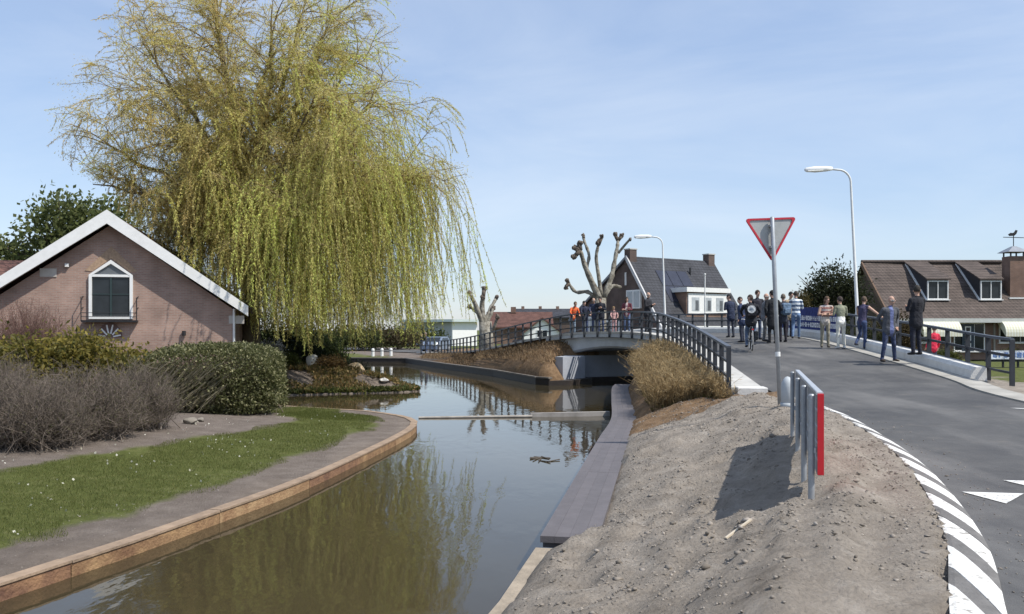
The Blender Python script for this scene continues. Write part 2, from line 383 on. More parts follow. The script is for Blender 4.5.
def ground_mat():
    m = bpy.data.materials.new('ground_soil'); m.use_nodes = True; t = m.node_tree; b = t.nodes['Principled BSDF']; L = t.links.new
    b.inputs['Roughness'].default_value = .95; b.inputs['Specular IOR Level'].default_value = .12
    co = t.nodes.new('ShaderNodeTexCoord'); at_ = t.nodes.new('ShaderNodeAttribute'); at_.attribute_name = 'tint'
    sp = t.nodes.new('ShaderNodeSeparateColor'); L(at_.outputs['Color'], sp.inputs[0])
    def noise(sc, d=6, ro=.6):
        n = t.nodes.new('ShaderNodeTexNoise'); n.inputs['Scale'].default_value = sc; n.inputs['Detail'].default_value = d; n.inputs['Roughness'].default_value = ro
        L(co.outputs['Object'], n.inputs['Vector']); return n.outputs[0]
    def ramp(f, stops):
        r = t.nodes.new('ShaderNodeValToRGB'); L(f, r.inputs[0]); e = r.color_ramp.elements
        e[0].position, e[0].color = stops[0][0], (*stops[0][1], 1); e[1].position, e[1].color = stops[-1][0], (*stops[-1][1], 1)
        for p, c in stops[1:-1]:
            q = e.new(p); q.color = (*c, 1)
        return r.outputs[0]
    def mix(f, a, c):
        x = t.nodes.new('ShaderNodeMix'); x.data_type = 'RGBA'; L(f, x.inputs[0]); L(a, x.inputs[6]); L(c, x.inputs[7]); return x.outputs[2]
    def edge(ch, sc, sharp=.1):
        a = t.nodes.new('ShaderNodeMath'); a.operation = 'ADD'; L(sp.outputs[ch], a.inputs[0])
        s = t.nodes.new('ShaderNodeMath'); s.operation = 'MULTIPLY_ADD'; s.inputs[1].default_value = .9; s.inputs[2].default_value = -.45; L(noise(sc), s.inputs[0]); L(s.outputs[0], a.inputs[1])
        r = t.nodes.new('ShaderNodeMapRange'); r.inputs[1].default_value = .5 - sharp; r.inputs[2].default_value = .5 + sharp; L(a.outputs[0], r.inputs[0]); return r.outputs[0]
    soil = ramp(noise(2.2, 9, .7), [(.25, (.115, .094, .078)), (.55, (.18, .15, .127)), (.75, (.245, .21, .178))])
    dry = ramp(noise(2.4, 14, .8), [(.3, (.145, .124, .101)), (.44, (.25, .217, .18)), (.56, (.31, .272, .229)), (.72, (.43, .385, .333))])
    mul = ramp(noise(5, 9, .7), [(.3, (.12, .075, .042)), (.55, (.22, .145, .085)), (.75, (.31, .22, .135))])
    gr = ramp(noise(4, 9, .7), [(.25, (.06, .066, .02)), (.5, (.095, .11, .03)), (.75, (.16, .16, .065))])
    c = mix(sp.outputs[2], soil, dry); c = mix(edge(1, 1.5), c, mul); c = mix(edge(0, 1.3, .16), c, gr); L(c, b.inputs['Base Color'])
    bp = t.nodes.new('ShaderNodeBump'); bp.inputs['Strength'].default_value = .8; bp.inputs['Distance'].default_value = .06
    L(noise(11, 12, .8), bp.inputs['Height'])
    bp2 = t.nodes.new('ShaderNodeBump'); bp2.inputs['Strength'].default_value = .5; bp2.inputs['Distance'].default_value = .02; vo = t.nodes.new('ShaderNodeTexVoronoi'); vo.inputs['Scale'].default_value = 26; L(co.outputs['Object'], vo.inputs['Vector'])
    L(vo.outputs['Distance'], bp2.inputs['Height']); bp2.invert = True; L(bp.outputs[0], bp2.inputs['Normal']); L(bp2.outputs[0], b.inputs['Normal'])
    return m
build_ground()

# water
def build_water():
    m = bpy.data.materials.new('canal_water'); m.use_nodes = True; t = m.node_tree; b = t.nodes['Principled BSDF']; L = t.links.new
    b.inputs['Base Color'].default_value = (.046, .037, .02, 1); b.inputs['Roughness'].default_value = .035; b.inputs['IOR'].default_value = 1.33
    b.inputs['Specular IOR Level'].default_value = .62
    co = t.nodes.new('ShaderNodeTexCoord'); mp = t.nodes.new('ShaderNodeMapping'); mp.inputs['Scale'].default_value = (1, .45, 1); L(co.outputs['Object'], mp.inputs[0])
    n = t.nodes.new('ShaderNodeTexNoise'); n.inputs['Scale'].default_value = 3.2; n.inputs['Detail'].default_value = 3; L(mp.outputs[0], n.inputs['Vector'])
    n2 = t.nodes.new('ShaderNodeTexNoise'); n2.inputs['Scale'].default_value = .35; n2.inputs['Detail'].default_value = 2; L(co.outputs['Object'], n2.inputs['Vector'])
    mr = t.nodes.new('ShaderNodeMapRange'); mr.inputs[1].default_value = .42; mr.inputs[2].default_value = .68; mr.inputs[3].default_value = .05; mr.inputs[4].default_value = .3; L(n2.outputs[0], mr.inputs[0])
    bp = t.nodes.new('ShaderNodeBump'); bp.inputs['Distance'].default_value = .03; L(n.outputs[0], bp.inputs['Height']); L(mr.outputs[0], bp.inputs['Strength']); L(bp.outputs[0], b.inputs['Normal'])
    mb = MB(); mb.add([(-60, -30, 0), (60, -30, 0), (60, 80, 0), (-60, 80, 0)], [(0, 1, 2, 3)])
    tag(link('water', mb.mesh('water', m)), kind='structure')
build_water()

# road sheet
def build_road():
    m = bpy.data.materials.new('asphalt'); m.use_nodes = True; t = m.node_tree; b = t.nodes['Principled BSDF']; L = t.links.new
    b.inputs['Roughness'].default_value = .82; b.inputs['Specular IOR Level'].default_value = .3
    co = t.nodes.new('ShaderNodeTexCoord')
    def noise(sc, d=6, ro=.6, vec=None):
        n = t.nodes.new('ShaderNodeTexNoise'); n.inputs['Scale'].default_value = sc; n.inputs['Detail'].default_value = d; n.inputs['Roughness'].default_value = ro
        L(vec or co.outputs['Object'], n.inputs['Vector']); return n.outputs[0]
    def ramp(f, p0, c0, p1, c1):
        r = t.nodes.new('ShaderNodeValToRGB'); L(f, r.inputs[0]); e = r.color_ramp.elements
        e[0].position, e[0].color, e[1].position, e[1].color = p0, (*c0, 1), p1, (*c1, 1); return r.outputs[0]
    mp = t.nodes.new('ShaderNodeMapping'); mp.inputs['Scale'].default_value = (.9, .16, 1); mp.inputs['Rotation'].default_value = (0, 0, R(-14)); L(co.outputs['Object'], mp.inputs[0])
    a = ramp(noise(.6, 10, .72), .36, (.056, .056, .058), .66, (.105, .103, .1))
    st = ramp(noise(1.1, 5, .6, mp.outputs[0]), .48, (0, 0, 0), .7, (.06, .057, .052))
    ad = t.nodes.new('ShaderNodeMix'); ad.data_type = 'RGBA'; ad.blend_type = 'ADD'; ad.inputs[0].default_value = 1; L(a, ad.inputs[6]); L(st, ad.inputs[7])
    sp = ramp(noise(160, 3, .7), .52, (0, 0, 0), .75, (.07, .068, .062))
    ad2 = t.nodes.new('ShaderNodeMix'); ad2.data_type = 'RGBA'; ad2.blend_type = 'ADD'; ad2.inputs[0].default_value = 1; L(ad.outputs[2], ad2.inputs[6]); L(sp, ad2.inputs[7])
    dust = ramp(noise(1.9, 13, .85), .54, (0, 0, 0), .74, (.8, .8, .8))
    md = t.nodes.new('ShaderNodeMix'); md.data_type = 'RGBA'; L(dust, md.inputs[0]); L(ad2.outputs[2], md.inputs[6]); md.inputs[7].default_value = (.16, .145, .125, 1)
    L(md.outputs[2], b.inputs['Base Color'])
    bp = t.nodes.new('ShaderNodeBump'); bp.inputs['Strength'].default_value = .35; bp.inputs['Distance'].default_value = .01; L(noise(120, 4, .7), bp.inputs['Height']); L(bp.outputs[0], b.inputs['Normal'])
    G = ROADG; ns = len(G); V = G.reshape(-1, 3).copy()
    Fq = np.array([(i * NT + j, i * NT + j + 1, (i + 1) * NT + j + 1, (i + 1) * NT + j) for i in range(ns - 1) for j in range(NT - 1)])
    tag(bulk('road', V, Fq, m, smooth=True), kind='structure')
    road_z_m = MATS.setdefault('asphalt', m)
build_road()

# ------------------------------------------------------------------ kerb with painted blocks
def build_kerb():
    root = thing('road_kerb', 'kerb of alternating white and grey slanted blocks beside the dirt bank', 'kerb', (4.1, 8.6, 1.0))
    wm = mat('kerb_white', (.3, .28, .25), .75, .1, 13, .3, 60, col2=(.72, .71, .67), detail=12, lo=.33, hi=.45); gm = mat('kerb_grey', (.15, .143, .135), .85, .2, 8, .25, 60)
    sel = RL[(RL[:, 1] > 2.6) & (RL[:, 1] < 18.7)]
    pts, tot = walk(sel, .05)
    s = np.arange(len(pts)) * .05
    tx = np.gradient(pts[:, 0]); ty = np.gradient(pts[:, 1]); ln = np.hypot(tx, ty); nx, ny = ty / ln, -tx / ln     # to the road
    i, a = 0, .9
    prof = [(0, .034), (.1, .042), (.35, .041), (.65, .034), (.9, .022), (1, .008)]
    Wd_ = lambda y: float(np.interp(y, [5.5, 8, 12], [.29, .25, .17]))
    def P(u, v, dz=0):
        uu = u - 1.0 * (v ** 1.15); uu = min(max(uu, 0), s[-1])
        x = np.interp(uu, s, pts[:, 0]); y = np.interp(uu, s, pts[:, 1]); z = np.interp(uu, s, pts[:, 2]); n0 = np.interp(uu, s, nx); n1 = np.interp(uu, s, ny)
        Wd = Wd_(y); return (x + n0 * Wd * v, y + n1 * Wd * v, z + np.interp(v, [p[0] for p in prof], [p[1] for p in prof]) + dz)
    while a < s[-1] - .7:
        per = .63 if i % 2 == 0 else .43
        g = .006; top = []; K = 4; vv = [0, .12, .35, .6, .82, 1]
        dz = random.uniform(-.004, .004)
        mb = MB(); vs = []; fs = []
        for k in range(K + 1):
            u = a + g + (per - 2 * g) * k / K
            for v in vv: vs.append(P(u, v, dz))
        nv = len(vv); nb = len(vs)
        for k in range(K + 1):
            u = a + g + (per - 2 * g) * k / K
            for v in (vv[0], vv[-1]):
                p = P(u, v); vs.append((p[0], p[1], p[2] - .14))
        for k in range(K):
            for j in range(nv - 1): fs.append((k * nv + j, k * nv + j + 1, (k + 1) * nv + j + 1, (k + 1) * nv + j))
            fs.append((k * nv, (k + 1) * nv, nb + 2 * k + 2, nb + 2 * k)); fs.append((k * nv + nv - 1, nb + 2 * k + 1, nb + 2 * k + 3, (k + 1) * nv + nv - 1))
        for k in (0, K): fs.append(tuple(k * nv + j for j in range(nv)) + (nb + 2 * k + 1, nb + 2 * k))
        mb.add(vs, fs)
        part('kerb_block', mb, wm if i % 2 == 0 else gm, root)
        a += per; i += 1
build_kerb()

# painted marks on the asphalt
PAINT = mat('road_paint', (.2, .2, .19), .75, .1, 22, .3, 60, col2=(.68, .68, .65), detail=12, lo=.34, hi=.46)
def mark(name, poly, label):
    mb = MB(); mb.add([(x, y, road_z(x, y) + .006) for x, y in poly], [tuple(range(len(poly)))])
    me = mb.mesh(name, PAINT); o = link(name, me); tag(o, label, 'road marking'); return o
dx, dy = .72, .55
for k, lab in ((0, 'white give-way triangle on the asphalt nearest the kerb'), (1, 'white give-way triangle at the right edge of the picture')):
    mark('give_way_triangle', [(4.38 + dx * k, 8.28 + dy * k), (4.5 + dx * k, 7.74 + dy * k), (4.92 + dx * k, 8.17 + dy * k)], lab)
mark('lane_dash', [(8.5, 14.5), (8.56, 14.4), (9.6, 13.6), (9.56, 13.75)], 'thin white dash painted on the asphalt at the right edge')

# ------------------------------------------------------------------ timber edging of the left bank
def build_edging():
    root = thing('timber_edging', 'weathered timber board edging along the grass bank', 'edging', (-3.0, 16.6, 0))
    tm = [mat('edging_timber_a', (.16, .085, .045), .8, .3, 4, .4, 30, col2=(.38, .24, .12)), mat('edging_timber_b', (.22, .12, .06), .8, .25, 5, .4, 30, col2=(.42, .28, .15)), mat('edging_timber_c', (.12, .06, .04), .85, .3, 4, .4, 30, col2=(.3, .17, .09))]
    cap = mat('edging_cap_timber', (.29, .21, .145), .85, .25, 4, .3, 30)
    c = LEFT_EDGE[(LEFT_EDGE[:, 1] > 1) & (LEFT_EDGE[:, 1] < 26)]; c = np.vstack([c, [(-6.8, 27), (-9, 28)]])
    pts, tot = walk(c, 2.6); pts = np.vstack([pts, c[-1:]])
    for i in range(len(pts) - 1):
        a, b = pts[i], pts[i + 1]
        seg = densify([a, b], .65)
        # follow the curve
        cc = walk(c, .04)[0]; d = np.array([cc[np.argmin(np.hypot(*(cc - q).T))] for q in seg]); d[0], d[-1] = a, b
        t = (b - a) / np.linalg.norm(b - a); g = .006
        d[0] = d[0] + t * g; d[-1] = d[-1] - t * g; n = np.array([t[1], -t[0]])
        jit = random.uniform(-.012, .012)
        def strip(o1, o2, z1, z2, m, nm):
            mb = MB(); vs = []
            for q in d: vs += [(*(q + n * o1), z1), (*(q + n * o2), z1), (*(q + n * o2), z2), (*(q + n * o1), z2)]
            fs = [(0, 1, 2, 3), tuple(len(vs) - 4 + k for k in (3, 2, 1, 0))]
            for k in range(len(d) - 1):
                for j in range(4): fs.append((4 * k + j, 4 * k + 4 + j, 4 * k + 4 + (j + 1) % 4, 4 * k + (j + 1) % 4))
            mb.add(vs, fs); part(nm, mb, m, root)
        strip(.0, .055, -.3, .15 + jit, tm[i % 3 if i % 5 else 2], 'front_board')
        strip(-.11, .07, .153 + jit, .18 + jit, cap, 'cap_board')
build_edging()

# ------------------------------------------------------------------ composite walkway on the right
def build_dock():
    Lp = np.array([(.30, 9.08), (1.05, 13.3), (1.8, 17.5), (2.48, 21.25), (3.1, 26.5), (3.78, 32.2), (4.2, 34.6)])
    pts, tot = walk(smooth_curve(Lp, 6), .3)
    root = thing('walkway', 'narrow grey plank walkway along the water below the dirt bank', 'walkway', (.6, 9.1, .3))
    dm = [mat('composite_a', (.118, .108, .112), .7, .12, 5, .12, 60), mat('composite_b', (.126, .115, .119), .7, .12, 5, .12, 60)]
    tx = np.gradient(pts[:, 0]); ty = np.gradient(pts[:, 1]); l = np.hypot(tx, ty); nx, ny = ty / l, -tx / l
    for j in range(4):                                    # four long planks side by side
        for (i0, i1) in ((0, 14), (14, 28), (28, 42), (42, 56), (56, 70), (70, len(pts) - 1)):
            if i1 <= i0 or i0 >= len(pts) - 1: continue
            i1 = min(i1, len(pts) - 1); idx = list(range(i0, i1 + 1, 2)); idx += [] if idx[-1] == i1 else [i1]
            mb = MB(); vs = []; a, b = j * .155 + .001, (j + 1) * .155 - .001
            for q in idx:
                x, y = pts[q]; e = .004 if q == i0 else (-.004 if q == i1 else 0)
                x += tx[q] / l[q] * e; y += ty[q] / l[q] * e
                for (o, z) in ((a, .33), (b, .33), (b, .4), (a, .4)): vs.append((x + nx[q] * o, y + ny[q] * o, z))
            fs = [(0, 1, 2, 3), tuple(len(vs) - 4 + k for k in (3, 2, 1, 0))]
            for k in range(len(idx) - 1):
                for w in range(4): fs.append((4 * k + w, 4 * k + 4 + w, 4 * k + 4 + (w + 1) % 4, 4 * k + (w + 1) % 4))
            mb.add(vs, fs); part('plank', mb, dm[(j + i0 // 14) % 2], root)
    # fascia on the end, beams and piles
    n0 = np.array([nx[0], ny[0]]); t0 = np.array([tx[0], ty[0]]) / l[0]
    p = pts[0] + t0 * .1; mb = MB(); mb.bar((*(p + n0 * .02), .295), (*(p + n0 * .6), .295), .06, .066); part('cross_beam', mb, dm[0], root)
    for q in range(3, len(pts), 8):
        c = pts[q] + np.array([nx[q], ny[q]]) * .08; mb = MB(); mb.tube([(*c, -1), (*c, .328)], .06, 8); part('pile', mb, mat('pile_wood', (.05, .035, .025), .9, .3, 6), root)
    # concrete/timber lip where the walkway ends
    mb = MB(); c = densify([(.3, 8.98), (-.06, 7.2), (-.8, 4.3), (-2.2, -1)], .5); vs = []
    for i, q in enumerate(c):
        t = c[min(i + 1, len(c) - 1)] - c[max(i - 1, 0)]; t = t / np.linalg.norm(t); n = np.array([-t[1], t[0]])
        w = .2 + .03 * math.sin(i * 2.1); 
        for (o, z) in ((-.05, -.4), (w + .05, -.4), (w + .05, .3), (-.05, .3)): vs.append((q[0] + n[0] * o, q[1] + n[1] * o, z))
    fs = [(0, 1, 2, 3), tuple(len(vs) - 4 + k for k in (3, 2, 1, 0))]
    for k in range(len(c) - 1):
        for w in range(4): fs.append((4 * k + w, 4 * k + 4 + w, 4 * k + 4 + (w + 1) % 4, 4 * k + (w + 1) % 4))
    mb.add(vs, fs)
    single('bank_lip', mb, mat('lip_timber', (.3, .25, .19), .9, .25, 5, .3, 30), 'pale timber lip holding the dirt bank at the near water edge', 'edging', (0, 8, 0))
build_dock()

# floating boom across the canal
mb = MB(); mb.tube([(-2.75, 25.0, .02), (-.8, 25.2, .025), (.6, 25.3, .03)], [.035, .04, .045], 8)
root = thing('floating_boom', 'thin pale timber boom floating across the canal', 'boom', (0, 25.2, 0))
part('boom_pole', mb, mat('boom_wood', (.33, .3, .26), .8, .25, 4), root)
mb = MB(); mb.bar((.55, 25.45, .05), (2.95, 25.75, .07), .16, .13); part('boom_beam', mb, mat('boom_beam_wood', (.3, .28, .26), .8, .25, 4), root)

# ------------------------------------------------------------------ bridge
EDGE = smooth_curve([(5.15, 19.4, 1.22), (5.6, 24, 1.55), (5.95, 28, 1.83), (6.2, 32, 2.09), (6.2, 34.9, 2.29), (5.7, 37.9, 2.42), (4.55, 40.95, 2.46), (3.0, 43.75, 2.37), (.75, 48.5, 1.94), (-2.3, 56.8, 1.2), (-5.5, 67.8, .74), (-8.2, 74, .64)], 8)
def ribbon(mb, c, prof, side=1, caps=True):
    """sweep a closed profile [(offset, dz)...] along c; offset to the right of travel is positive"""
    c = np.array(c); tx = np.gradient(c[:, 0]); ty = np.gradient(c[:, 1]); l = np.hypot(tx, ty); nx, ny = ty / l, -tx / l; n = len(prof); vs = []
    for i in range(len(c)):
        for o, dz in prof: vs.append((c[i, 0] + nx[i] * o, c[i, 1] + ny[i] * o, c[i, 2] + dz))
    fs = [(i * n + j, i * n + (j + 1) % n, (i + 1) * n + (j + 1) % n, (i + 1) * n + j) for i in range(len(c) - 1) for j in range(n)]
    if caps: fs += [tuple(range(n)), tuple((len(c) - 1) * n + j for j in range(n - 1, -1, -1))]
    return mb.add(vs, fs)
def between(c, y0, y1): return c[(c[:, 1] >= y0) & (c[:, 1] <= y1)]
bridge = thing('bridge', 'curved grey concrete road bridge over the canal', 'bridge', (5, 40, 0))
sp_ = between(EDGE, 34.6, 46.0)
mb = MB(); n_ = len(sp_); c2 = sp_.copy()
tx = np.gradient(c2[:, 0]); ty = np.gradient(c2[:, 1]); l = np.hypot(tx, ty); nx, ny = ty / l, -tx / l; vs = []
for i in range(n_):
    u = i / (n_ - 1); dep = .62 + .5 * (2 * u - 1) ** 2                                    # haunched girder
    for o, dz in ((-.16, -.05), (.1, -.05), (5.4, -.09), (5.4, -dep - .1), (.12, -dep - .1), (.02, -dep), (.02, -.24), (-.16, -.2)):
        vs.append((c2[i, 0] + nx[i] * o, c2[i, 1] + ny[i] * o, c2[i, 2] + dz))
fs = [(i * 8 + j, i * 8 + (j + 1) % 8, (i + 1) * 8 + (j + 1) % 8, (i + 1) * 8 + j) for i in range(n_ - 1) for j in range(8)] + [tuple(range(8)), tuple((n_ - 1) * 8 + j for j in range(7, -1, -1))]
mb.add(vs, fs); part('deck', mb, CONC_D, bridge)
ABUT = mat('abutment_concrete', (.36, .38, .42), .8, .12, 1.1, .15, 15)
mb = MB(); mb.prism([(2.1, 41.3), (2.45, 40.95), (3.62, 42.1), (3.5, 43.1), (9.3, 46.0), (9.1, 46.6), (2.9, 43.9)], 'z', -.8, 1.3); part('abutment', mb, ABUT, bridge)
mb = MB(); mb.prism([(5.35, 34.9), (5.95, 36.55), (12, 39.55), (12.2, 39.1), (6.3, 36.1), (5.75, 34.8)], 'z', -.8, 1.62); part('abutment', mb, ABUT, bridge)
mb = MB(); mb.prism([(1.72, 39.75), (2.7, 39.9), (3.95, 41.9), (3.9, 42.6), (6.5, 43.8), (6.35, 44.2), (3.1, 42.6), (2.45, 40.5)], 'z', -.6, .22); part('ledge', mb, mat('wet_timber', (.035, .028, .024), .6, .3, 5), bridge)
# concrete edging strips carrying the railing
es = between(EDGE, 19.3, 74); mb = MB(); ribbon(mb, es[es[:, 1] < 34.9], [(-.14, -.32), (-.14, .07), (.56, .07), (.56, -.1), (.3, -.32)])
part('edge_beam', mb, CONC, bridge)
mb = MB(); ribbon(mb, es[es[:, 1] >= 34.6], [(-.15, -.04), (-.15, .072), (.5, .072), (.5, -.04)]); part('edge_beam', mb, CONC, bridge)
# end block of the edging
mb = MB(); mb.box((5.42, 19.28, 1.17), (.66, .5, .28), rz=-.1, bev=.02); part('end_block', mb, mat('pale_concrete', (.62, .61, .58), .8, .1, 5, .2, 30), bridge)

def railing(name, label, curve, top, low, step, off, rails, endx=0, postw=.07, lean=0):
    c = np.array(curve); base = c[0].copy(); base[2] += low
    root = thing(name, label, 'railing', tuple(base))
    pts, tot = walk(c, step)
    for k, p in enumerate(pts):
        a = pts[min(k + 1, len(pts) - 1)] - pts[max(k - 1, 0)]; ang = math.atan2(a[1], a[0])
        n = np.array([math.sin(ang), -math.cos(ang)]); q = p[:2] + n * off
        mb = MB(); mb.box((q[0], q[1], p[2] + (top + low) / 2), (.045, .105, top - low), rz=ang, bev=.006); part('post', mb, DKRAIL, root)
    fine, _ = walk(c, .55)
    for (h, w, t) in rails:
        mb = MB(); ribbon(mb, fine, [(off - w / 2 - .0, h - t / 2), (off + w / 2, h - t / 2), (off + w / 2, h + t / 2), (off - w / 2, h + t / 2)])
        part('handrail' if h > .9 else 'rail', mb, DKRAIL if h < .9 else mat('handrail_paint', (.075, .085, .105), .5, .15, 8), root)
    return root
railing('bridge_railing', 'dark steel bridge railing above the dry grass bank', es[es[:, 1] < 74], .99, -.2, 1.12, -.2, [(.99, .11, .06), (.64, .05, .05), (.3, .05, .05)])
RRC = RR[(RR[:, 1] > 19.2) & (RR[:, 1] < 84)]; RRC = RRC[: np.argmax(RRC[:, 1] > 69) or None]
railing('bridge_railing', 'dark steel railing on the outer kerb beside the standing people', np.vstack([[(10.66, 19.0, 1.42)], RRC[RRC[:, 1] > 19.7]]), .97, -.12, 1.1, .5, [(.97, .1, .06), (.6, .06, .06), (.22, .05, .05)])
# concrete kerb beam on the outer side, cast in lengths
root = thing('kerb_beam', 'long pale concrete kerb beam along the outer road edge', 'kerb', (10.9, 19.6, 1.4))
kb, tot = walk(RRC[RRC[:, 1] > 19.6], .5); k0 = 0
while k0 < len(kb) - 2:
    seg = kb[k0:k0 + 9].copy()
    if len(seg) < 3: break
    d = seg[1] - seg[0]; seg[0] += d * .02; d = seg[-1] - seg[-2]; seg[-1] -= d * .02
    mb = MB(); ribbon(mb, seg, [(-.02, -.12), (.0, .2), (.06, .27), (.3, .28), (.34, .25), (.36, -.3)]); part('kerb_segment', mb, mat('pale_concrete', (.62, .61, .58)), root); k0 += 8
# pale gutter strip on the road beside it
gut = RR[(RR[:, 1] > 12.5) & (RR[:, 1] < 40)]; gut = walk(gut, .6)[0]; mb = MB(); vs = []
tx = np.gradient(gut[:, 0]); ty = np.gradient(gut[:, 1]); l = np.hypot(tx, ty)
mb2 = MB(); ribbon(mb2, gut, [(-.5, -.04), (-.5, .012), (.02, .02), (.02, -.06)])
tag(link('gutter', mb2.mesh('gutter', mat('gutter_concrete', (.34, .325, .29), .9, .3, 1.5, .2, 30))), kind='structure')
for k, (px, d, w) in enumerate(((905, 23.2, .9), (838, 27.6, .7), (930, 21.6, .7))):
    pass
# far quay
root = thing('quay_edge', 'dark timber quay edge along the far water', 'quay', (-4.5, 57, 0))
q = densify([(-15, 66), (-14, 69.5), (-8.5, 68), (-4.5, 57), (-1, 48), (1.2, 40.7), (1.8, 40.0)], 2.2); q = np.column_stack([q, np.zeros(len(q))])
for k in range(len(q) - 1):
    a, b = q[k], q[k + 1]; t = (b - a) / np.linalg.norm(b - a); a = a + t * .006; b = b - t * .006; n = np.array([t[1], -t[0], 0])
    mb = MB(); mb.bar(a + n * .03 + (0, 0, .05), b + n * .03 + (0, 0, .05), .08, .5); part('board', mb, mat('wet_timber', (.035, .028, .024)), root)
    mb = MB(); mb.bar(a + n * -.02 + (0, 0, .34), b + n * -.02 + (0, 0, .34), .24, .07); part('cap', mb, mat('quay_cap', (.17, .15, .13), .85, .2, 4), root)

# ------------------------------------------------------------------ barrier, sign, marker
def build_barrier():
    A = np.array([2.78, 7.75]); B = np.array([4.02, 12.05]); t = (B - A) / np.linalg.norm(B - A); n = np.array([t[1], -t[0]]); Ln = np.linalg.norm(B - A)
    root = thing('road_barrier', 'low barrier board on galvanised posts with a red end strip', 'barrier', (*A, gz(*A)))
    for f in (.012, .3, .62, .985):
        q = A + t * Ln * f - n * .045; mb = MB(); z0 = gz(*q)
        mb.tube([(*q, z0 - .3), (*q, 2.0), (*q, 2.012)], [.029, .029, .018], 12); p = part('post', mb, GALV, root, smooth=False)
        m2 = MB(); m2.box((*(q + n * .03), 1.5), (.02, .1, .05), rz=math.atan2(t[1], t[0]) + math.pi / 2); part('clamp', m2, GALV, p)
    cen = A + t * Ln / 2 + n * .025; ang = math.atan2(t[1], t[0])
    for k in range(5):                                    # stacked aluminium profiles
        mb = MB(); mb.box((*cen, 1.345 + k * .15), (Ln, .045, .144), rz=ang, bev=.008); part('board', mb, mat('barrier_aluminium', (.3, .31, .33), .5, .1, 6, metal=.3), root)
    mb = MB(); mb.box((*cen, 2.02), (Ln + .01, .06, .035), rz=ang, bev=.006); part('top_rail', mb, mat('rail_aluminium', (.5, .52, .54), .4, .1, 6, metal=.4), root)
    e = A - t * .012 + n * .032; mb = MB(); mb.box((*e, 1.65), (.02, .055, .74), rz=ang, bev=.003); part('end_strip', mb, mat('red_reflector', (.62, .02, .03), .4, .08, 8), root)
    # front face: red and white panels
    w = .72; k = 0; s = .1
    while s + w < Ln:
        c = A + t * (s + w / 2) + n * .052; mb = MB(); mb.box((*c, 1.65), (w - .01, .006, .72), rz=ang); part('stripe_panel', mb, MATS['red_reflector'] if k % 2 == 0 else WHITE, root); s += w; k += 1
build_barrier()
def build_sign():
    d = 15.2; x = at(780, d); z0 = gz(x, d) - .05
    lean = math.atan((780 - 772) / 188.)
    root = thing('road_sign', 'triangular give-way sign seen from behind on a galvanised pole', 'sign', (x, d, z0)); root.rotation_euler = (0, -lean, R(4))
    mb = MB(); mb.tube([(0, 0, -.25), (0, 0, 3.4), (0, 0, 3.42)], [.038, .038, .02], 12); part('pole', mb, GALV, root, False, True)
    W_, zt = .43, 3.38; zb = zt - .72; y = .075
    def tri(s, y0, y1):
        cz = (2 * zt + zb) / 3; pts = []
        for cx_, cz_ in ((-W_, zt), (W_, zt), (0, zb)):
            vx, vz = cx_ * s, cz + (cz_ - cz) * s
            for k in range(5):                          # rounded corners
                a0 = math.atan2(cz_ - cz, cx_); aa = a0 + (k - 2) * .5; r = .035 * s; pts.append((vx * .93 + r * math.cos(aa), cz + (vz - cz) * .93 + r * math.sin(aa)))
        pts.sort(key=lambda p: math.atan2(p[1] - cz, p[0])); return pts
    mb = MB(); mb.prism(tri(1, 0, 0), 'y', y, y + .012); plate = part('plate', mb, mat('sign_back', (.4, .41, .4), .5, .12, 4, metal=.25), root, False)
    o, i_ = tri(1.03, 0, 0), tri(.9, 0, 0); mb = MB(); n = len(o); vs = [(p[0], yy, p[1]) for yy in (y - .016, y + .016) for p in o] + [(p[0], yy, p[1]) for yy in (y - .016, y + .016) for p in i_]
    fs = []
    for k in range(n):
        q = (k + 1) % n; fs += [(k, q, 2 * n + q, 2 * n + k), (n + k, 3 * n + k, 3 * n + q, n + q), (k, n + k, n + q, q), (2 * n + k, 2 * n + q, 3 * n + q, 3 * n + k)]
    mb.add(vs, fs); part('rim', mb, mat('sign_red', (.5, .03, .05), .45, .1, 6), root, False)
    mb = MB(); mb.prism(tri(.6, 0, 0), 'y', y + .0125, y + .015); part('front_face', mb, WHITE, root, False)
    for z in (zt - .12, zt - .5):
        mb = MB(); mb.box((0, .03, z), (.1, .1, .035)); part('bracket', mb, GALV, root, False)
    mb = MB(); mb.tube([(0, 0, .92), (0, 0, 1.0)], .045, 12); part('band', mb, WHITE, root, False)
build_sign()
mbx = MB(); d_ = 14.6; x_ = at(787.5, d_); z_ = gz(x_, d_) - .1; prof = [(.0, .11), (.42, .11), (.5, .1), (.56, .072), (.6, .036), (.612, .004)]
mbx.tube([(x_, d_, z_ + h) for h, _ in prof], [r for _, r in prof], 18)
mk = thing('marker_post', 'short pale grey dome-topped marker beside the sign pole', 'marker', (x_, d_, z_))
part('body', mbx, mat('pale_plastic', (.42, .45, .47), .6, .08, 3), mk, smooth=True)
mbx = MB(); mbx.tube([(x_, d_, z_ + .08), (x_, d_, z_ + .16)], .12, 18); part('collar', mbx, mat('pale_plastic', (.55, .58, .6)), mk, smooth=True)

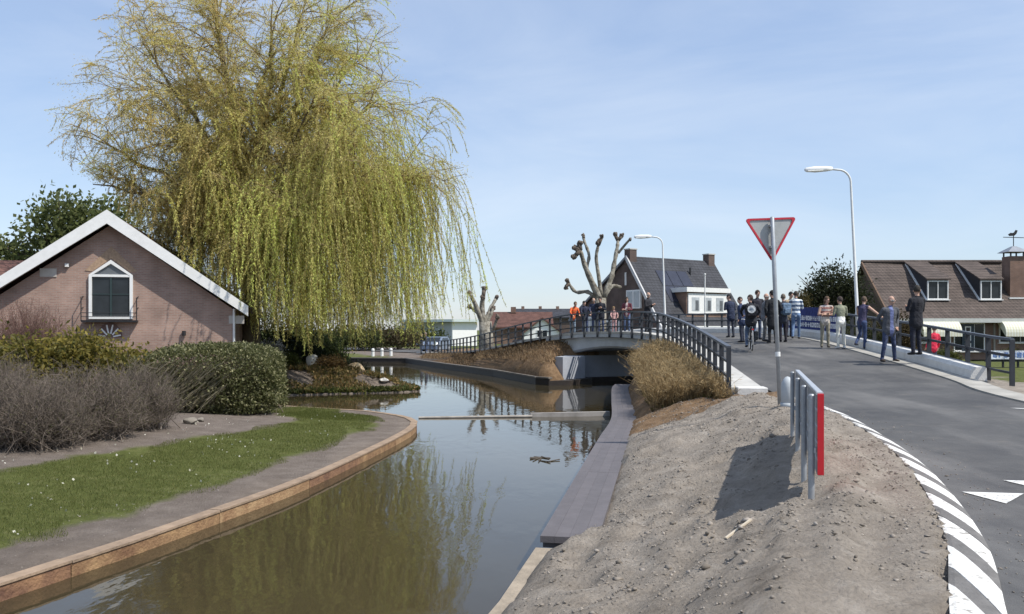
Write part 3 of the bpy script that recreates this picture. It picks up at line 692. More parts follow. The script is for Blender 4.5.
# ------------------------------------------------------------------ street lamps
def lamp(px, d, ytop, lean, reach, label, thick=1.):
    x = at(px, d); z0 = gz(x, d); zt = zat(ytop, d); H = zt - z0
    root = thing('street_lamp', label, 'street lamp', (x, d, z0), group='street lamps along the road'); root.rotation_euler = (0, -math.atan(lean), 0)
    lm = mat('lamp_white', (.7, .71, .7), .45, .06, 6)
    r = .06 * thick; rb = .45
    pts = [(0, 0, -.3), (0, 0, 1.2), (0, 0, 1.25), (0, 0, H - rb - .1)]; rd = [r * 1.25, r * 1.25, r, r * .62]
    for k in range(1, 7):
        a = math.pi / 2 * k / 6; pts.append((-rb * (1 - math.cos(a)), 0, H - rb - .1 + rb * math.sin(a))); rd.append(r * .6)
    pts.append((-reach * .45, 0, H - .07)); rd.append(r * .55)
    mb = MB(); mb.tube(pts, rd, 12); part('pole', mb, lm, root, False, True)
    mb = MB(); hp = [(-reach * .4, .04), (-reach * .55, .06), (-reach * .8, .07), (-reach, .05), (-reach - .06, .02)]
    mb.tube([(a, 0, H - .05 + (.0 if k else 0)) for k, (a, w) in enumerate(hp)], [w * thick for a, w in hp], 12, flat=1.6); head = part('lamp_head', mb, mat('lamp_head', (.78, .79, .78), .35, .05, 5), root, False, True)
    mb = MB(); mb.box((-reach * .8, 0, H - .105 * thick), (reach * .35, .14, .03), bev=.01); part('lens', mb, mat('lamp_lens', (.8, .8, .75), .2, .03, 5), head, False)
    mb = MB(); mb.box((0, -r * 1.28, .7), (.09, .01, .4)); part('hatch', mb, lm, root, False)
lamp(859, 30, 166, .05, 1.55, 'tall white curved street lamp behind the people on the right')
lamp(666, 50, 235, .035, 1.6, 'tall white curved street lamp beside the pollarded tree', 1.1)

# ------------------------------------------------------------------ houses
BR_PINK = mat_brick('pinkish_brick', (.37, .24, .19), (.3, .19, .15), (.34, .27, .23))
BR_DARK = mat_brick('dark_brick', (.13, .085, .07), (.1, .07, .06), (.13, .11, .1))
BR_BRN = mat_brick('brown_brick', (.24, .14, .1), (.19, .11, .085), (.22, .17, .14))
TILE_GREY = mat_brick('grey_tiles', (.06, .062, .072), (.044, .046, .054), (.028, .029, .033), .3, .2, .02, .7, .5)
TILE_BRN = mat_brick('brown_tiles', (.125, .098, .085), (.1, .079, .068), (.055, .045, .04), .28, .22, .025, .8, .6)
TILE_RED = mat_brick('red_tiles', (.15, .078, .062), (.12, .062, .05), (.07, .04, .033), .28, .22, .025, .8, .6)
def window(parent, cx, cy, z0, z1, w, face='y', frame=WHITE, mull=1, depth=.06, trans=0, name='window'):
    """window facing -Y at plane y=cy (local coords), with frame, panes, mullions and sill"""
    m = MB(); t = .07
    def B(x0, x1, za, zb, ya, yb, mb):
        mb.box(((x0 + x1) / 2, (ya + yb) / 2, (za + zb) / 2), (x1 - x0, yb - ya, zb - za))
    B(cx - w / 2, cx - w / 2 + t, z0, z1, cy - depth, cy + .02, m); B(cx + w / 2 - t, cx + w / 2, z0, z1, cy - depth, cy + .02, m)
    B(cx - w / 2 + t, cx + w / 2 - t, z0, z0 + t, cy - depth, cy + .02, m); B(cx - w / 2 + t, cx + w / 2 - t, z1 - t, z1, cy - depth, cy + .02, m)
    o = part(name, m, frame, parent, False)
    iw = (w - 2 * t) / (mull + 1)
    for k in range(mull + 1):
        a = cx - w / 2 + t + iw * k; p = MB(); B(a + .02, a + iw - .02, z0 + t, z1 - t, cy - .02, cy + .01, p); part('pane', p, GLASS, o, False)
        if k: p = MB(); B(a - .025, a + .025, z0 + t, z1 - t, cy - depth + .01, cy + .01, p); part('mullion', p, frame, o, False)
    p = MB(); B(cx - w / 2 - .08, cx + w / 2 + .08, z0 - .07, z0 - .003, cy - depth - .1, cy + .02, p); part('sill', p, frame, o, False)
    return o
def house_left():
    d = 31.; xc = at(110, d); zA = zat(213, d); zE = zat(306, d); hw = 4.78; zg = .3; dep = 10
    root = thing('brick_house', 'pinkish brick house with white gable boards behind the hedge', 'house', (xc, d, zg), R(13))
    zA -= zg; zE -= zg; ww = 4.26; sl_ = (zA - zE) / hw; off = .5
    zw = zA - .45 - sl_ * ww
    mb = MB(); mb.prism([(-ww, -.3), (ww, -.3), (ww, zw), (0, zA - .45), (-ww, zw)], 'y', 0, dep); part('wall', mb, BR_PINK, root, False)
    # roof slabs
    mb = MB(); 
    for s in (-1, 1):
        mb.prism([(0, zA), (s * hw, zE), (s * hw, zE - .2), (0, zA - .2)], 'y', -.42, dep + .4)
    part('roof', mb, TILE_RED, root, False)
    for s in (-1, 1):
        m = MB(); e = .07
        m.prism([(0, zA + .06), (s * (hw + .08), zE + .02), (s * (hw + .08), zE - .36), (0, zA - .46 + .02)], 'y', -.5, -.425); part('gable_board', m, WHITE, root, False)
        m = MB(); m.prism([(s * .02, zA - .22), (s * hw, zE - .23), (s * hw, zE - .27), (s * .02, zA - .26)], 'y', -.42, -.002); part('soffit', m, mat('soffit', (.25, .24, .22), .8, .1, 5), root, False)
        m = MB(); m.tube([(s * (ww + .06), -.06, -.2), (s * (ww + .06), -.06, zw)], .045, 8); part('drainpipe', m, WHITE, root, False)
        m = MB(); m.box((s * 2.05 * (1 if s < 0 else 2.15), -.012, zA - .75 - sl_ * 2.05 * (1 if s < 0 else 2.15)), (.55, .03, .3)); part('corner_plate', m, mat('plate_grey', (.45, .42, .38), .8, .1, 4), root, False)
    # window with pointed head
    wx0, wx1 = at(91, d) - xc, at(131.5, d) - xc; z0, zs, z1 = zat(319, d) - zg, zat(275, d) - zg, zat(260, d) - zg; cx = (wx0 + wx1) / 2; t = .1
    o_ = [(wx0, z0), (wx1, z0), (wx1, zs), (cx, z1), (wx0, zs)]; i_ = [(wx0 + t, z0 + t), (wx1 - t, z0 + t), (wx1 - t, zs - .02), (cx, z1 - .14), (wx0 + t, zs - .02)]
    mb = MB(); n = 5; vs = [(p[0], y, p[1]) for y in (-.1, .01) for p in o_] + [(p[0], y, p[1]) for y in (-.1, .01) for p in i_]; fs = []
    for k in range(n):
        q = (k + 1) % n; fs += [(k, q, 2 * n + q, 2 * n + k), (k, n + k, n + q, q), (2 * n + k, 2 * n + q, 3 * n + q, 3 * n + k)]
    mb.add(vs, fs); win = part('window', mb, WHITE, root, False)
    m = MB(); m.box((cx, -.06, zs - .03), (wx1 - wx0 - 2 * t, .06, .09)); part('transom', m, WHITE, win, False)
    m = MB(); m.prism([(wx0 + t, zs + .02), (wx1 - t, zs + .02), (cx, z1 - .15)], 'y', -.03, -.015); part('pane', m, mat('grey_glass', (.12, .13, .14), .15, .1, 2), win, False)
    for s in (-1, 1):
        m = MB(); a, b = (wx0 + t, cx - .03) if s < 0 else (cx + .03, wx1 - t); m.box(((a + b) / 2, -.025, (z0 + t + zs - .08) / 2), (b - a, .02, zs - .08 - z0 - t)); part('pane', m, GLASS, win, False)
    m = MB(); m.box((cx, -.05, (z0 + zs) / 2), (.06, .05, zs - z0 - .2)); part('mullion', m, mat('dark_frame', (.03, .05, .05), .5, .1, 5), win, False)
    m = MB(); m.box((cx, -.045, (z0 + zs) / 2 + .1), (wx1 - wx0 - 2 * t, .03, .03)); part('glazing_bar', m, MATS['dark_frame'], win, False)
    m = MB(); m.prism([(wx0 - .15, zs + .15), (wx0 + .1, zs + .12), (cx, z1 + .06), (wx1 - .1, zs + .12), (wx1 + .15, zs + .15), (cx, z1 + .5)], 'y', -.02, .005); part('brick_arch', m, mat('tan_brick', (.36, .25, .17), .9, .2, 12, .3, 40), root, False)
    # small iron balcony rail
    bal = MB(); zb = z0 - .08; ztop = z0 + .82; x0, x1 = wx0 - .2, wx1 + .18; yb = -.32
    bal.box(((x0 + x1) / 2, -.17, zb), (x1 - x0, .34, .07)); p = part('balcony', bal, BLACK, root, False)
    m = MB()
    for xx in (x0, x1):
        m.tube([(xx, -.01, ztop), (xx, yb, ztop - .05), (xx, yb, zb)], .018, 6); m.tube([(xx, -.01, ztop - .4), (xx, yb, ztop - .45)], .014, 6)
    m.tube([(x0, yb, zb + .3), (x1, yb, zb + .3)], .013, 6); m.tube([(x0, yb, zb + .16), (x1, yb, zb + .16)], .013, 6); part('balcony_rail', m, BLACK, p, False)
    # fan ornament
    fx, fz = at(110, d) - xc, zat(337, d) - zg; m = MB(); arc = [(fx + .42 * math.cos(a), fz + .52 * math.sin(a)) for a in np.linspace(0, math.pi, 13)]; m.prism(arc, 'y', -.03, .005); fan = part('fan_plaque', m, mat('plaque', (.16, .1, .085), .9, .1, 6), root, False)
    for a in np.linspace(.15, math.pi - .15, 6):
        m = MB(); m.bar((fx + .12 * math.cos(a), -.045, fz + .12 * math.sin(a)), (fx + .38 * math.cos(a), -.045, fz + .46 * math.sin(a)), .03, .05); part('spoke', m, WHITE, fan, False)
    m = MB(); m.tube([(at(180, d) - xc, -.08, zat(333, d) - zg - .1), (at(180, d) - xc, -.08, zat(333, d) - zg + .08)], .07, 8); part('wall_lamp', m, BLACK, root, False)
    m = MB(); m.box((at(71, d) - xc, -.06, zat(266, d) - zg), (.12, .1, .12)); part('alarm_box', m, WHITE, root, False)
    # lower wing on the far left with red tiles
    m = MB(); m.prism([(-12, 2.8), (-4, 2.8), (-4, 2.6), (-12, 2.6)], 'y', 2, 9); m2 = MB()
    zr = zat(263, d + 9) - zg; m2.prism([(3, zr - 2.6), (9, zr), (15, zr - 2.6), (15, zr - 2.8), (9, zr - .2), (3, zr - 2.8)], 'x', -14, -3.9); part('rear_roof', m2, TILE_RED, root, False)
    m3 = MB(); m3.box((-8.6, 9, (zr - 2.8) / 2 - .15), (8.6, 11, zr - 2.6)); part('rear_wall', m3, BR_PINK, root, False)
house_left()

def house_mid():
    A = (8.1, 60.); ang = math.atan2(4.5, 7.07); zg = .9; zR = zat(256, 60) - zg; zE = 2.35; wR, wL, Ln = 3.35, 6.6, 8.5
    root = thing('dark_brick_house', 'dark brick house with steep grey roof and white dormer beyond the bridge', 'house', (A[0], A[1], zg), ang)
    zL = 2.6
    mb = MB(); mb.prism([(-wR + .15, -.4), (wL - .15, -.4), (wL - .15, zL - .02), (0, zR - .2), (-wR + .15, zE - .05)], 'x', .12, Ln - .1); part('wall', mb, BR_DARK, root, False)
    mb = MB(); mb.prism([(0, zR), (-wR - .25, zE - .35), (-wR - .25, zE - .5), (0, zR - .16)], 'x', 0, Ln); mb.prism([(0, zR), (wL + .2, zL - .1), (wL + .2, zL - .25), (0, zR - .16)], 'x', 0, Ln); part('roof', mb, TILE_GREY, root, False)
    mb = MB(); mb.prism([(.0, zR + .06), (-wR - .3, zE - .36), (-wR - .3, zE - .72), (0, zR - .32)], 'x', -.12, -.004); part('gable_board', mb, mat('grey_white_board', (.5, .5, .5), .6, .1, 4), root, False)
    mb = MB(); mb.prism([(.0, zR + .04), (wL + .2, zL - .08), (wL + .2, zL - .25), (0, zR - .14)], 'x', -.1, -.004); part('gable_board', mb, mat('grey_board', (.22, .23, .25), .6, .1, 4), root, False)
    for x in (.35, Ln - .45):
        m = MB(); m.box((x, .0, zR - .05), (.62, .6, 1.0)); c = part('chimney', m, BR_DARK, root, False); m = MB(); m.box((x, 0, zR + .49), (.7, .68, .08)); part('chimney_cap', m, CONC, c, False)
    m = MB(); m.box((Ln / 2, -wR - .33, zE - .45), (Ln, .16, .16)); part('gutter', m, WHITE, root, False)
    # dormer: brick base, white window band, flat roof
    def roofz(y): return zR + (zE - .35 - zR) * (-y) / (wR + .25)
    x0, x1 = 2.7, 6.6; yd = -wR + .2
    m = MB(); m.prism([(yd, 1.0), (-.9, 1.0), (-.9, 4.35), (yd, 4.35)], 'x', x0, x1); dm = part('dormer', m, BR_BRN, root, False)
    m = MB(); m.box(((x0 + x1) / 2, yd - .03 + 1.1, 4.5), (x1 - x0 + .35, 2.6, .32)); part('flat_roof', m, WHITE, dm, False)
    m = MB(); m.box(((x0 + x1) / 2 + .05, yd - .04, 3.55), (x1 - x0 - .1, .1, 1.4)); part('window_frame', m, WHITE, dm, False)
    for k in range(3):
        m = MB(); m.box((x0 + .78 + k * 1.18, yd - .095, 3.5), (.72, .02, .95)); part('pane', m, mat('pale_glass', (.4, .43, .45), .2, .2, 2), dm, False)
        m = MB(); m.box((x0 + .78 + k * 1.18 + .12, yd - .108, 3.42), (.3, .012, .7)); part('curtain', m, mat('dark_glass', (.1, .11, .12), .2, .3, 3), dm, False)
    for k in range(3):
        for j in range(2):
            m = MB(); ya, yb = -.75 - j * .85, -1.55 - j * .85; xa = 2.0 + k * 1.0
            m.add([(xa, ya, roofz(ya) + .06), (xa + .95, ya, roofz(ya) + .06), (xa + .95, yb, roofz(yb) + .06), (xa, yb, roofz(yb) + .06), (xa, ya, roofz(ya) + .02), (xa + .95, ya, roofz(ya) + .02), (xa + .95, yb, roofz(yb) + .02), (xa, yb, roofz(yb) + .02)], [(0, 1, 2, 3), (7, 6, 5, 4), (0, 4, 5, 1), (1, 5, 6, 2), (2, 6, 7, 3), (3, 7, 4, 0)])
            part('solar_panel', m, mat('solar_cell', (.035, .038, .055), .25, .15, 3), root, False)
    m = MB(); m.tube([(5.3, -.85, roofz(-.85) - .1), (5.3, -.85, roofz(-.85) + .5)], .07, 8); part('vent_pipe', m, BLACK, root, False)
    # gable windows (the gable looks along local -x): build as boxes
    def gwin(y, z0, z1, w, nm='gable_window'):
        m = MB(); m.box((.06, y, (z0 + z1) / 2), (.16, w, z1 - z0)); g = part(nm, m, WHITE, root, False)
        for s in (-1, 1):
            m = MB(); m.box((-.03, y + s * w * .24, (z0 + z1) / 2), (.03, w * .38, z1 - z0 - .2)); part('pane', m, mat('pale_glass', (.4, .43, .45)), g, False)
    gwin(-.7, 3.2, 4.5, 1.5); gwin(4.3, 1.5, 2.7, 1.7); gwin(1.6, 1.0, 2.4, 1.6)
    m = MB(); m.box((.08, .2, zR - 1.6), (.1, .12, .9)); part('wall_anchor', m, WHITE, root, False)
house_mid()

def house_right():
    d = 60.; x0, x1 = 26.6, 44.; yE, yR = 59.7, 64.6; zg = .95; zE = zat(318, d) - zg; zR = zat(262, yR) - zg; xr1 = at(1001, yR)
    root = thing('tiled_house', 'long brick house with brown tiled roof and two dormers on the right', 'house', (x0, d, zg))
    X0, X1 = 0, x1 - x0; xr = xr1 - x0; E, Rr = yE - d, yR - d; B2 = 2 * Rr - E
    sl_ = (zR - zE) / (Rr - E)
    mb = MB(); mb.box(((X0 + X1) / 2, (E + B2) / 2 + .1, zE / 2 - .3), (X1 - X0 - .7, B2 - E - .9, zE + .3)); part('wall', mb, BR_BRN, root, False)
    mb = MB(); mb.prism([(E + .5, zE - .2), (B2 - .5, zE - .2), (Rr, zR - .35)], 'x', .35, .55); part('gable_wall', mb, mat('dark_boards', (.07, .045, .03), .8, .2, 6), root, False)
    t = .16
    mb = MB(); 
    mb.add([(X0, E, zE), (X1 + .2, E, zE), (X1 + .2, Rr, zR - 1.2), (xr + 1.2, Rr, zR - .5), (xr, Rr, zR), (X0, Rr, zR)], [(0, 1, 2, 3, 4, 5)])
    mb.add([(X0, E, zE - t), (X1 + .2, E, zE - t), (X1 + .2, Rr, zR - 1.2 - t), (xr + 1.2, Rr, zR - .5 - t), (xr, Rr, zR - t), (X0, Rr, zR - t)], [(5, 4, 3, 2, 1, 0)])
    mb.add([(X0, E, zE), (X0, Rr, zR), (X0, Rr, zR - t), (X0, E, zE - t)], [(0, 1, 2, 3)]); mb.add([(X0, E, zE), (X1, E, zE), (X1, E, zE - t), (X0, E, zE - t)], [(3, 2, 1, 0)])
    mb.add([(X0, Rr, zR), (xr, Rr, zR), (X1, B2, zE), (X0, B2, zE)], [(0, 1, 2, 3)])
    roof = part('roof', mb, TILE_BRN, root, False)
    mb = MB(); mb.tube([(X0 - .05, Rr, zR + .02), (xr, Rr, zR + .02)], .14, 8); part('ridge_tiles', mb, TILE_BRN, roof, False)
    mb = MB(); mb.bar((X0 - .06, E - .05, zE - .1), (X0 - .06, Rr, zR - .1), .1, .3); part('verge_board', mb, mat('brown_board', (.13, .075, .045), .7, .15, 5), root, False)
    mb = MB(); mb.box(((X0 + X1) / 2, E - .08, zE - .18), (X1 - X0, .18, .3)); part('gutter', mb, mat('pale_gutter', (.55, .56, .52), .6, .08, 4), root, False)
    for px in (927, 980):
        yd = 61.15 - d; w = 1.5; xa = at(px, yd + d) - x0; zb = zE + (yd - E) * sl_ + .05; zt = zb + 1.42
        ym = yd + 3.3; zm = zE + (ym - E) * sl_
        m = MB(); m.add([(xa, yd, zb - .05), (xa + w, yd, zb - .05), (xa + w, yd, zt), (xa, yd, zt), (xa, ym, zm), (xa + w, ym, zm)], [(0, 1, 2, 3), (0, 3, 4), (1, 5, 2)]); dm = part('dormer', m, mat('shaded_dormer_cheek', (.035, .035, .04), .7, .15, 5), root, False)  # near-black cheeks: the shade on them is put into the colour
        m = MB(); m.add([(xa - .12, yd - .2, zt + .0), (xa + w + .12, yd - .2, zt), (xa + w + .12, ym, zm + .06), (xa - .12, ym, zm + .06), (xa - .12, yd - .2, zt + .1), (xa + w + .12, yd - .2, zt + .1), (xa + w + .12, ym, zm + .16), (xa - .12, ym, zm + .16)], [(3, 2, 1, 0), (4, 5, 6, 7), (0, 1, 5, 4), (1, 2, 6, 5), (2, 3, 7, 6), (3, 0, 4, 7)]); part('dormer_roof', m, TILE_BRN, dm, False)
        window(dm, xa + w / 2, yd - .01, zb + .02, zt - .05, w, mull=1, depth=.1, name='dormer_window')
        for c in bpy.data.objects: pass
        m = MB(); m.bar((xa - .06, yd - .04, zb - .02), (xa - .06, ym - .1, zm - .02), .1, .1); part('flashing', m, WHITE, dm, False)
        m = MB(); xs = xa + .2; ys = yd + 2.9; zs = zE + (ys - E) * sl_
        m.bar((xs + .9, ys + .2, zs + .3), (xs + 1.1, ys - .35, zs - .25), .3, .08); part('skylight', m, WHITE, root, False)
    # chimney
    cx, cy = at(1013.5, 62.) - x0, 62. - d; m = MB(); m.box((cx, cy, (zE + 6.3) / 2 + .2), (1.1, 1.05, 6.3 - zE + 1.)); ztop = (zE + 6.3) / 2 + .2 + (6.3 - zE + 1.) / 2; ch = part('chimney', m, BR_BRN, root, False)
    m = MB(); m.box((cx, cy - .3, zE + (cy - .75 - E) * sl_ + .08), (1.5, 1.0, .1)); part('flashing', m, WHITE, ch, False)
    m = MB(); m.add([(cx - .8, cy - .75, ztop + .3), (cx + .8, cy - .75, ztop + .3), (cx + .8, cy + .75, ztop + .3), (cx - .8, cy + .75, ztop + .3), (cx - .12, cy - .12, ztop + .75), (cx + .12, cy - .12, ztop + .75), (cx + .12, cy + .12, ztop + .75), (cx - .12, cy + .12, ztop + .75)], [(3, 2, 1, 0), (4, 5, 6, 7), (0, 1, 5, 4), (1, 2, 6, 5), (2, 3, 7, 6), (3, 0, 4, 7)]); part('chimney_cowl', m, mat('zinc', (.25, .27, .3), .5, .1, 4, metal=.3), ch, False)
    m = MB()
    for sx in (-.46, .46):
        for sy in (-.44, .44): m.box((cx + sx, cy + sy, ztop + .15), (.08, .08, .32))
    part('cowl_legs', m, BLACK, ch, False)
    m = MB(); m.tube([(cx, cy, ztop + .7), (cx, cy, ztop + 1.75)], .03, 6); m.bar((cx - .75, cy, ztop + 1.42), (cx + .75, cy, ztop + 1.38), .03, .05)
    m.prism([(cx - .4, ztop + 1.62), (cx - .3, ztop + 1.5), (cx + .05, ztop + 1.52), (cx + .2, ztop + 1.66), (cx + .3, ztop + 1.9), (cx + .16, ztop + 1.95), (cx + .0, ztop + 1.72), (cx - .22, ztop + 1.74)], 'y', cy - .02, cy + .02); part('weather_vane', m, BLACK, ch, False)
    # ground floor: door with side lights, windows, awnings
    yw = E + .55
    window(root, at(968.5, 60.3) - x0, yw, .15, 2.15, 2.2, mull=2, depth=.08, name='door_frame')
    m = MB(); m.box((at(967, 60.3) - x0, yw - .05, 1.1), (.85, .1, 1.95)); dr = part('door', m, mat('door_dark', (.03, .045, .06), .5, .1, 5), root, False)
    for k in range(3):
        m = MB(); m.box((at(967, 60.3) - x0 - .02, yw - .115, .5 + k * .6), (.42, .03, .42)); p = part('door_panel', m, WHITE, dr, False); m = MB(); m.box((at(967, 60.3) - x0 - .02, yw - .135, .5 + k * .6), (.26, .014, .26)); part('pane', m, GLASS, p, False) if False else part('door_glass', m, GLASS, dr, False)
    for pa, pb in ((917, 955), (998, 1036)):
        xa, xb = at(pa, 60) - x0, at(pb, 60) - x0; window(root, (xa + xb) / 2, yw, .75, 1.95, xb - xa - .4, mull=2, depth=.08)
        m = MB(); prof = [(yw - .02, 2.42)] + [(yw - 1.25 * math.sin(a), 1.42 + 1.0 * math.cos(a)) for a in np.linspace(.1, 1.5, 8)] + [(yw - 1.25, 1.2), (yw - 1.2, 1.2), (yw - .1, 2.2)]
        m.prism(prof, 'x', xa, xb); aw = part('awning', m, awn_mat(), root, False)
    m = MB(); m.box((at(996, 60) - x0, yw - .03, 1.2), (.12, .1, 2.3)); part('drainpipe', m, mat('pipe_grey', (.3, .28, .25), .6, .1, 5), root, False)
def awn_mat():
    if 'awning_cloth' in MATS: return MATS['awning_cloth']
    m = bpy.data.materials.new('awning_cloth'); MATS['awning_cloth'] = m; m.use_nodes = True; t = m.node_tree; b = t.nodes['Principled BSDF']; b.inputs['Roughness'].default_value = .9
    co = t.nodes.new('ShaderNodeTexCoord'); w = t.nodes.new('ShaderNodeTexWave'); w.wave_type = 'BANDS'; w.bands_direction = 'X'; w.inputs['Scale'].default_value = 1.6
    t.links.new(co.outputs['Object'], w.inputs['Vector']); r = t.nodes.new('ShaderNodeValToRGB'); r.color_ramp.elements[0].position = .45; r.color_ramp.elements[1].position = .55
    r.color_ramp.elements[0].color = (.62, .6, .44, 1); r.color_ramp.elements[1].color = (.7, .7, .6, 1); t.links.new(w.outputs[0], r.inputs[0]); t.links.new(r.outputs[0], b.inputs['Base Color']); return m
house_right()

# far buildings left of the bridge
def far_white():
    d = 112.; zg = .5; xa, xb, xc = at(424, d), at(452.5, d), at(478.5, d); root = thing('white_building', 'low white flat-roofed building with bright front beside a pollarded tree', 'building', (xb, d, zg), R(22))
    h = zat(322, d) - zg
    mb = MB(); mb.box(((xb + xc) / 2 - xb, 3, h / 2 - .2), (xc - xb, 6, h + .4)); part('front_wall', mb, mat('white_render', (.84, .84, .82), .8, .03, 2), root, False)
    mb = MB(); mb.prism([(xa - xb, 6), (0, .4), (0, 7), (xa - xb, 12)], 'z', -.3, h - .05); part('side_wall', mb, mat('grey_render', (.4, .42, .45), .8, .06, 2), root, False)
    mb = MB(); mb.prism([(xa - xb - 2, 5.4), (-.2, -.6), (xc - xb + .3, -.6), (xc - xb + .3, 8), (xa - xb, 13)], 'z', h + .02, h + .36); part('roof', mb, mat('pale_green_roof', (.55, .62, .6), .6, .08, 2), root, False)
    for u, z0, z1 in ((.25, .9, 1.9), (.5, .9, 1.9), (.72, .1, 2.2)):
        x = (xa - xb) * (1 - u); y = .4 + 5.6 * (1 - u); m = MB(); m.box((x, y - .08, (z0 + z1) / 2), (.7, .14, z1 - z0), rz=math.atan2(5.6, xa - xb) + math.pi); w = part('window', m, WHITE, root, False)
        m = MB(); m.box((x - .04, y - .17, (z0 + z1) / 2), (.55, .06, z1 - z0 - .2), rz=math.atan2(5.6, xa - xb) + math.pi); part('pane', m, GLASS, w, False)
far_white()
def far_red():
    d = 125.; zg = .5; xa, xb = at(488, d), at(561, d); xm = at(524, d); xg = at(542, d); root = thing('red_roof_house', 'distant house with red-brown roof and white gable left of the bridge', 'house', (xm, d, zg))
    zr = zat(311, d) - zg; ze = zat(327, d) - zg; zr2 = zat(319, d) - zg
    m = MB(); m.box(((xa + xm) / 2 - xm + 1, 6, ze / 2 - .2), (xm - xa + 2, 9, ze + .3)); part('wall', m, BR_BRN, root, False)
    m = MB(); m.prism([(1, ze), (6, zr), (11, ze), (11, ze - .2), (6, zr - .2), (1, ze - .2)], 'x', xa - xm - .4, xb - xm - 1.0); part('roof', m, TILE_RED, root, False)
    m = MB(); m.prism([(0, -.3), (xb - xm, -.3), (xb - xm, ze - .9), (xg - xm, zr2), (0, ze - .9)], 'y', -.6, 4); part('white_gable', m, mat('white_render', (.78, .78, .76)), root, False)
    m = MB()
    for s, xe in ((-1, -.5), (1, xb - xm + .5)): m.prism([(xg - xm, zr2 + .25), (xe, ze - 1.05), (xe, ze - 1.3), (xg - xm, zr2)], 'y', -1., 4.2)
    part('gable_roof', m, TILE_RED, root, False)
    window(root, xg - xm, -.61, 1.0, 2.1, 1.6, mull=1)
    m = MB(); m.box((xg - xm - 4.2, 5.8, zr + .3), (.8, .8, .9)); part('chimney', m, BR_BRN, root, False)
far_red()
def far_long():
    d = 190.; zg = .5; xa, xb = at(512, d), at(596, d); root = thing('long_barn', 'far long dark-roofed barn behind the bridge', 'barn', (xa, d, zg)); zr, ze = zat(308, d) - zg, zat(317, d) - zg
    m = MB(); m.prism([(0, ze), (6, zr), (12, ze), (12, ze - .3), (6, zr - .3), (0, ze - .3)], 'x', 0, xb - xa); part('roof', m, TILE_GREY, root, False)
    m = MB(); m.box(((xb - xa) / 2, 6, ze / 2 - .3), (xb - xa - .4, 11, ze + .2)); part('wall', m, BR_DARK, root, False)
    for k in range(4):
        m = MB(); m.box((2.5 + k * 4, 5.9, zr + .2), (.7, .7, .7)); part('chimney', m, BR_BRN, root, False)
far_long()

# ------------------------------------------------------------------ vegetation
LEAF = mat_attr('leaf', .55, .5)
TWIG = mat_attr('twig', .9, 0, .1)
BARK = mat('willow_bark', (.15, .125, .09), .95, .35, 5, .6, 14)
def tints(n, c1, c2, k=1, jit=.25):
    t = rng.random((n, 1)); c = np.array(c1) * (1 - t) + np.array(c2) * t; c = c * (1 + (rng.random((n, 1)) - .5) * 2 * jit); return np.repeat(c, k, 0)
def merge(parts_):
    V = []; Fq = []; T = []; o = 0
    for v, f, t in parts_: V.append(v); Fq.append(f + o); T.append(t); o += len(v)
    return np.vstack(V), np.vstack(Fq), np.vstack(T)
def grow(p, d, ln, n, grav, wob):
    """one branch path by small steps"""
    p = np.array(p, float); d = np.array(d, float); d /= np.linalg.norm(d); out = [p.copy()]; st = ln / n
    for _ in range(n):
        d = d + np.array([0, 0, -grav * st]) + rng.normal(size=3) * wob * math.sqrt(st); d /= np.linalg.norm(d); p = p + d * st; out.append(p.copy())
    return np.array(out)

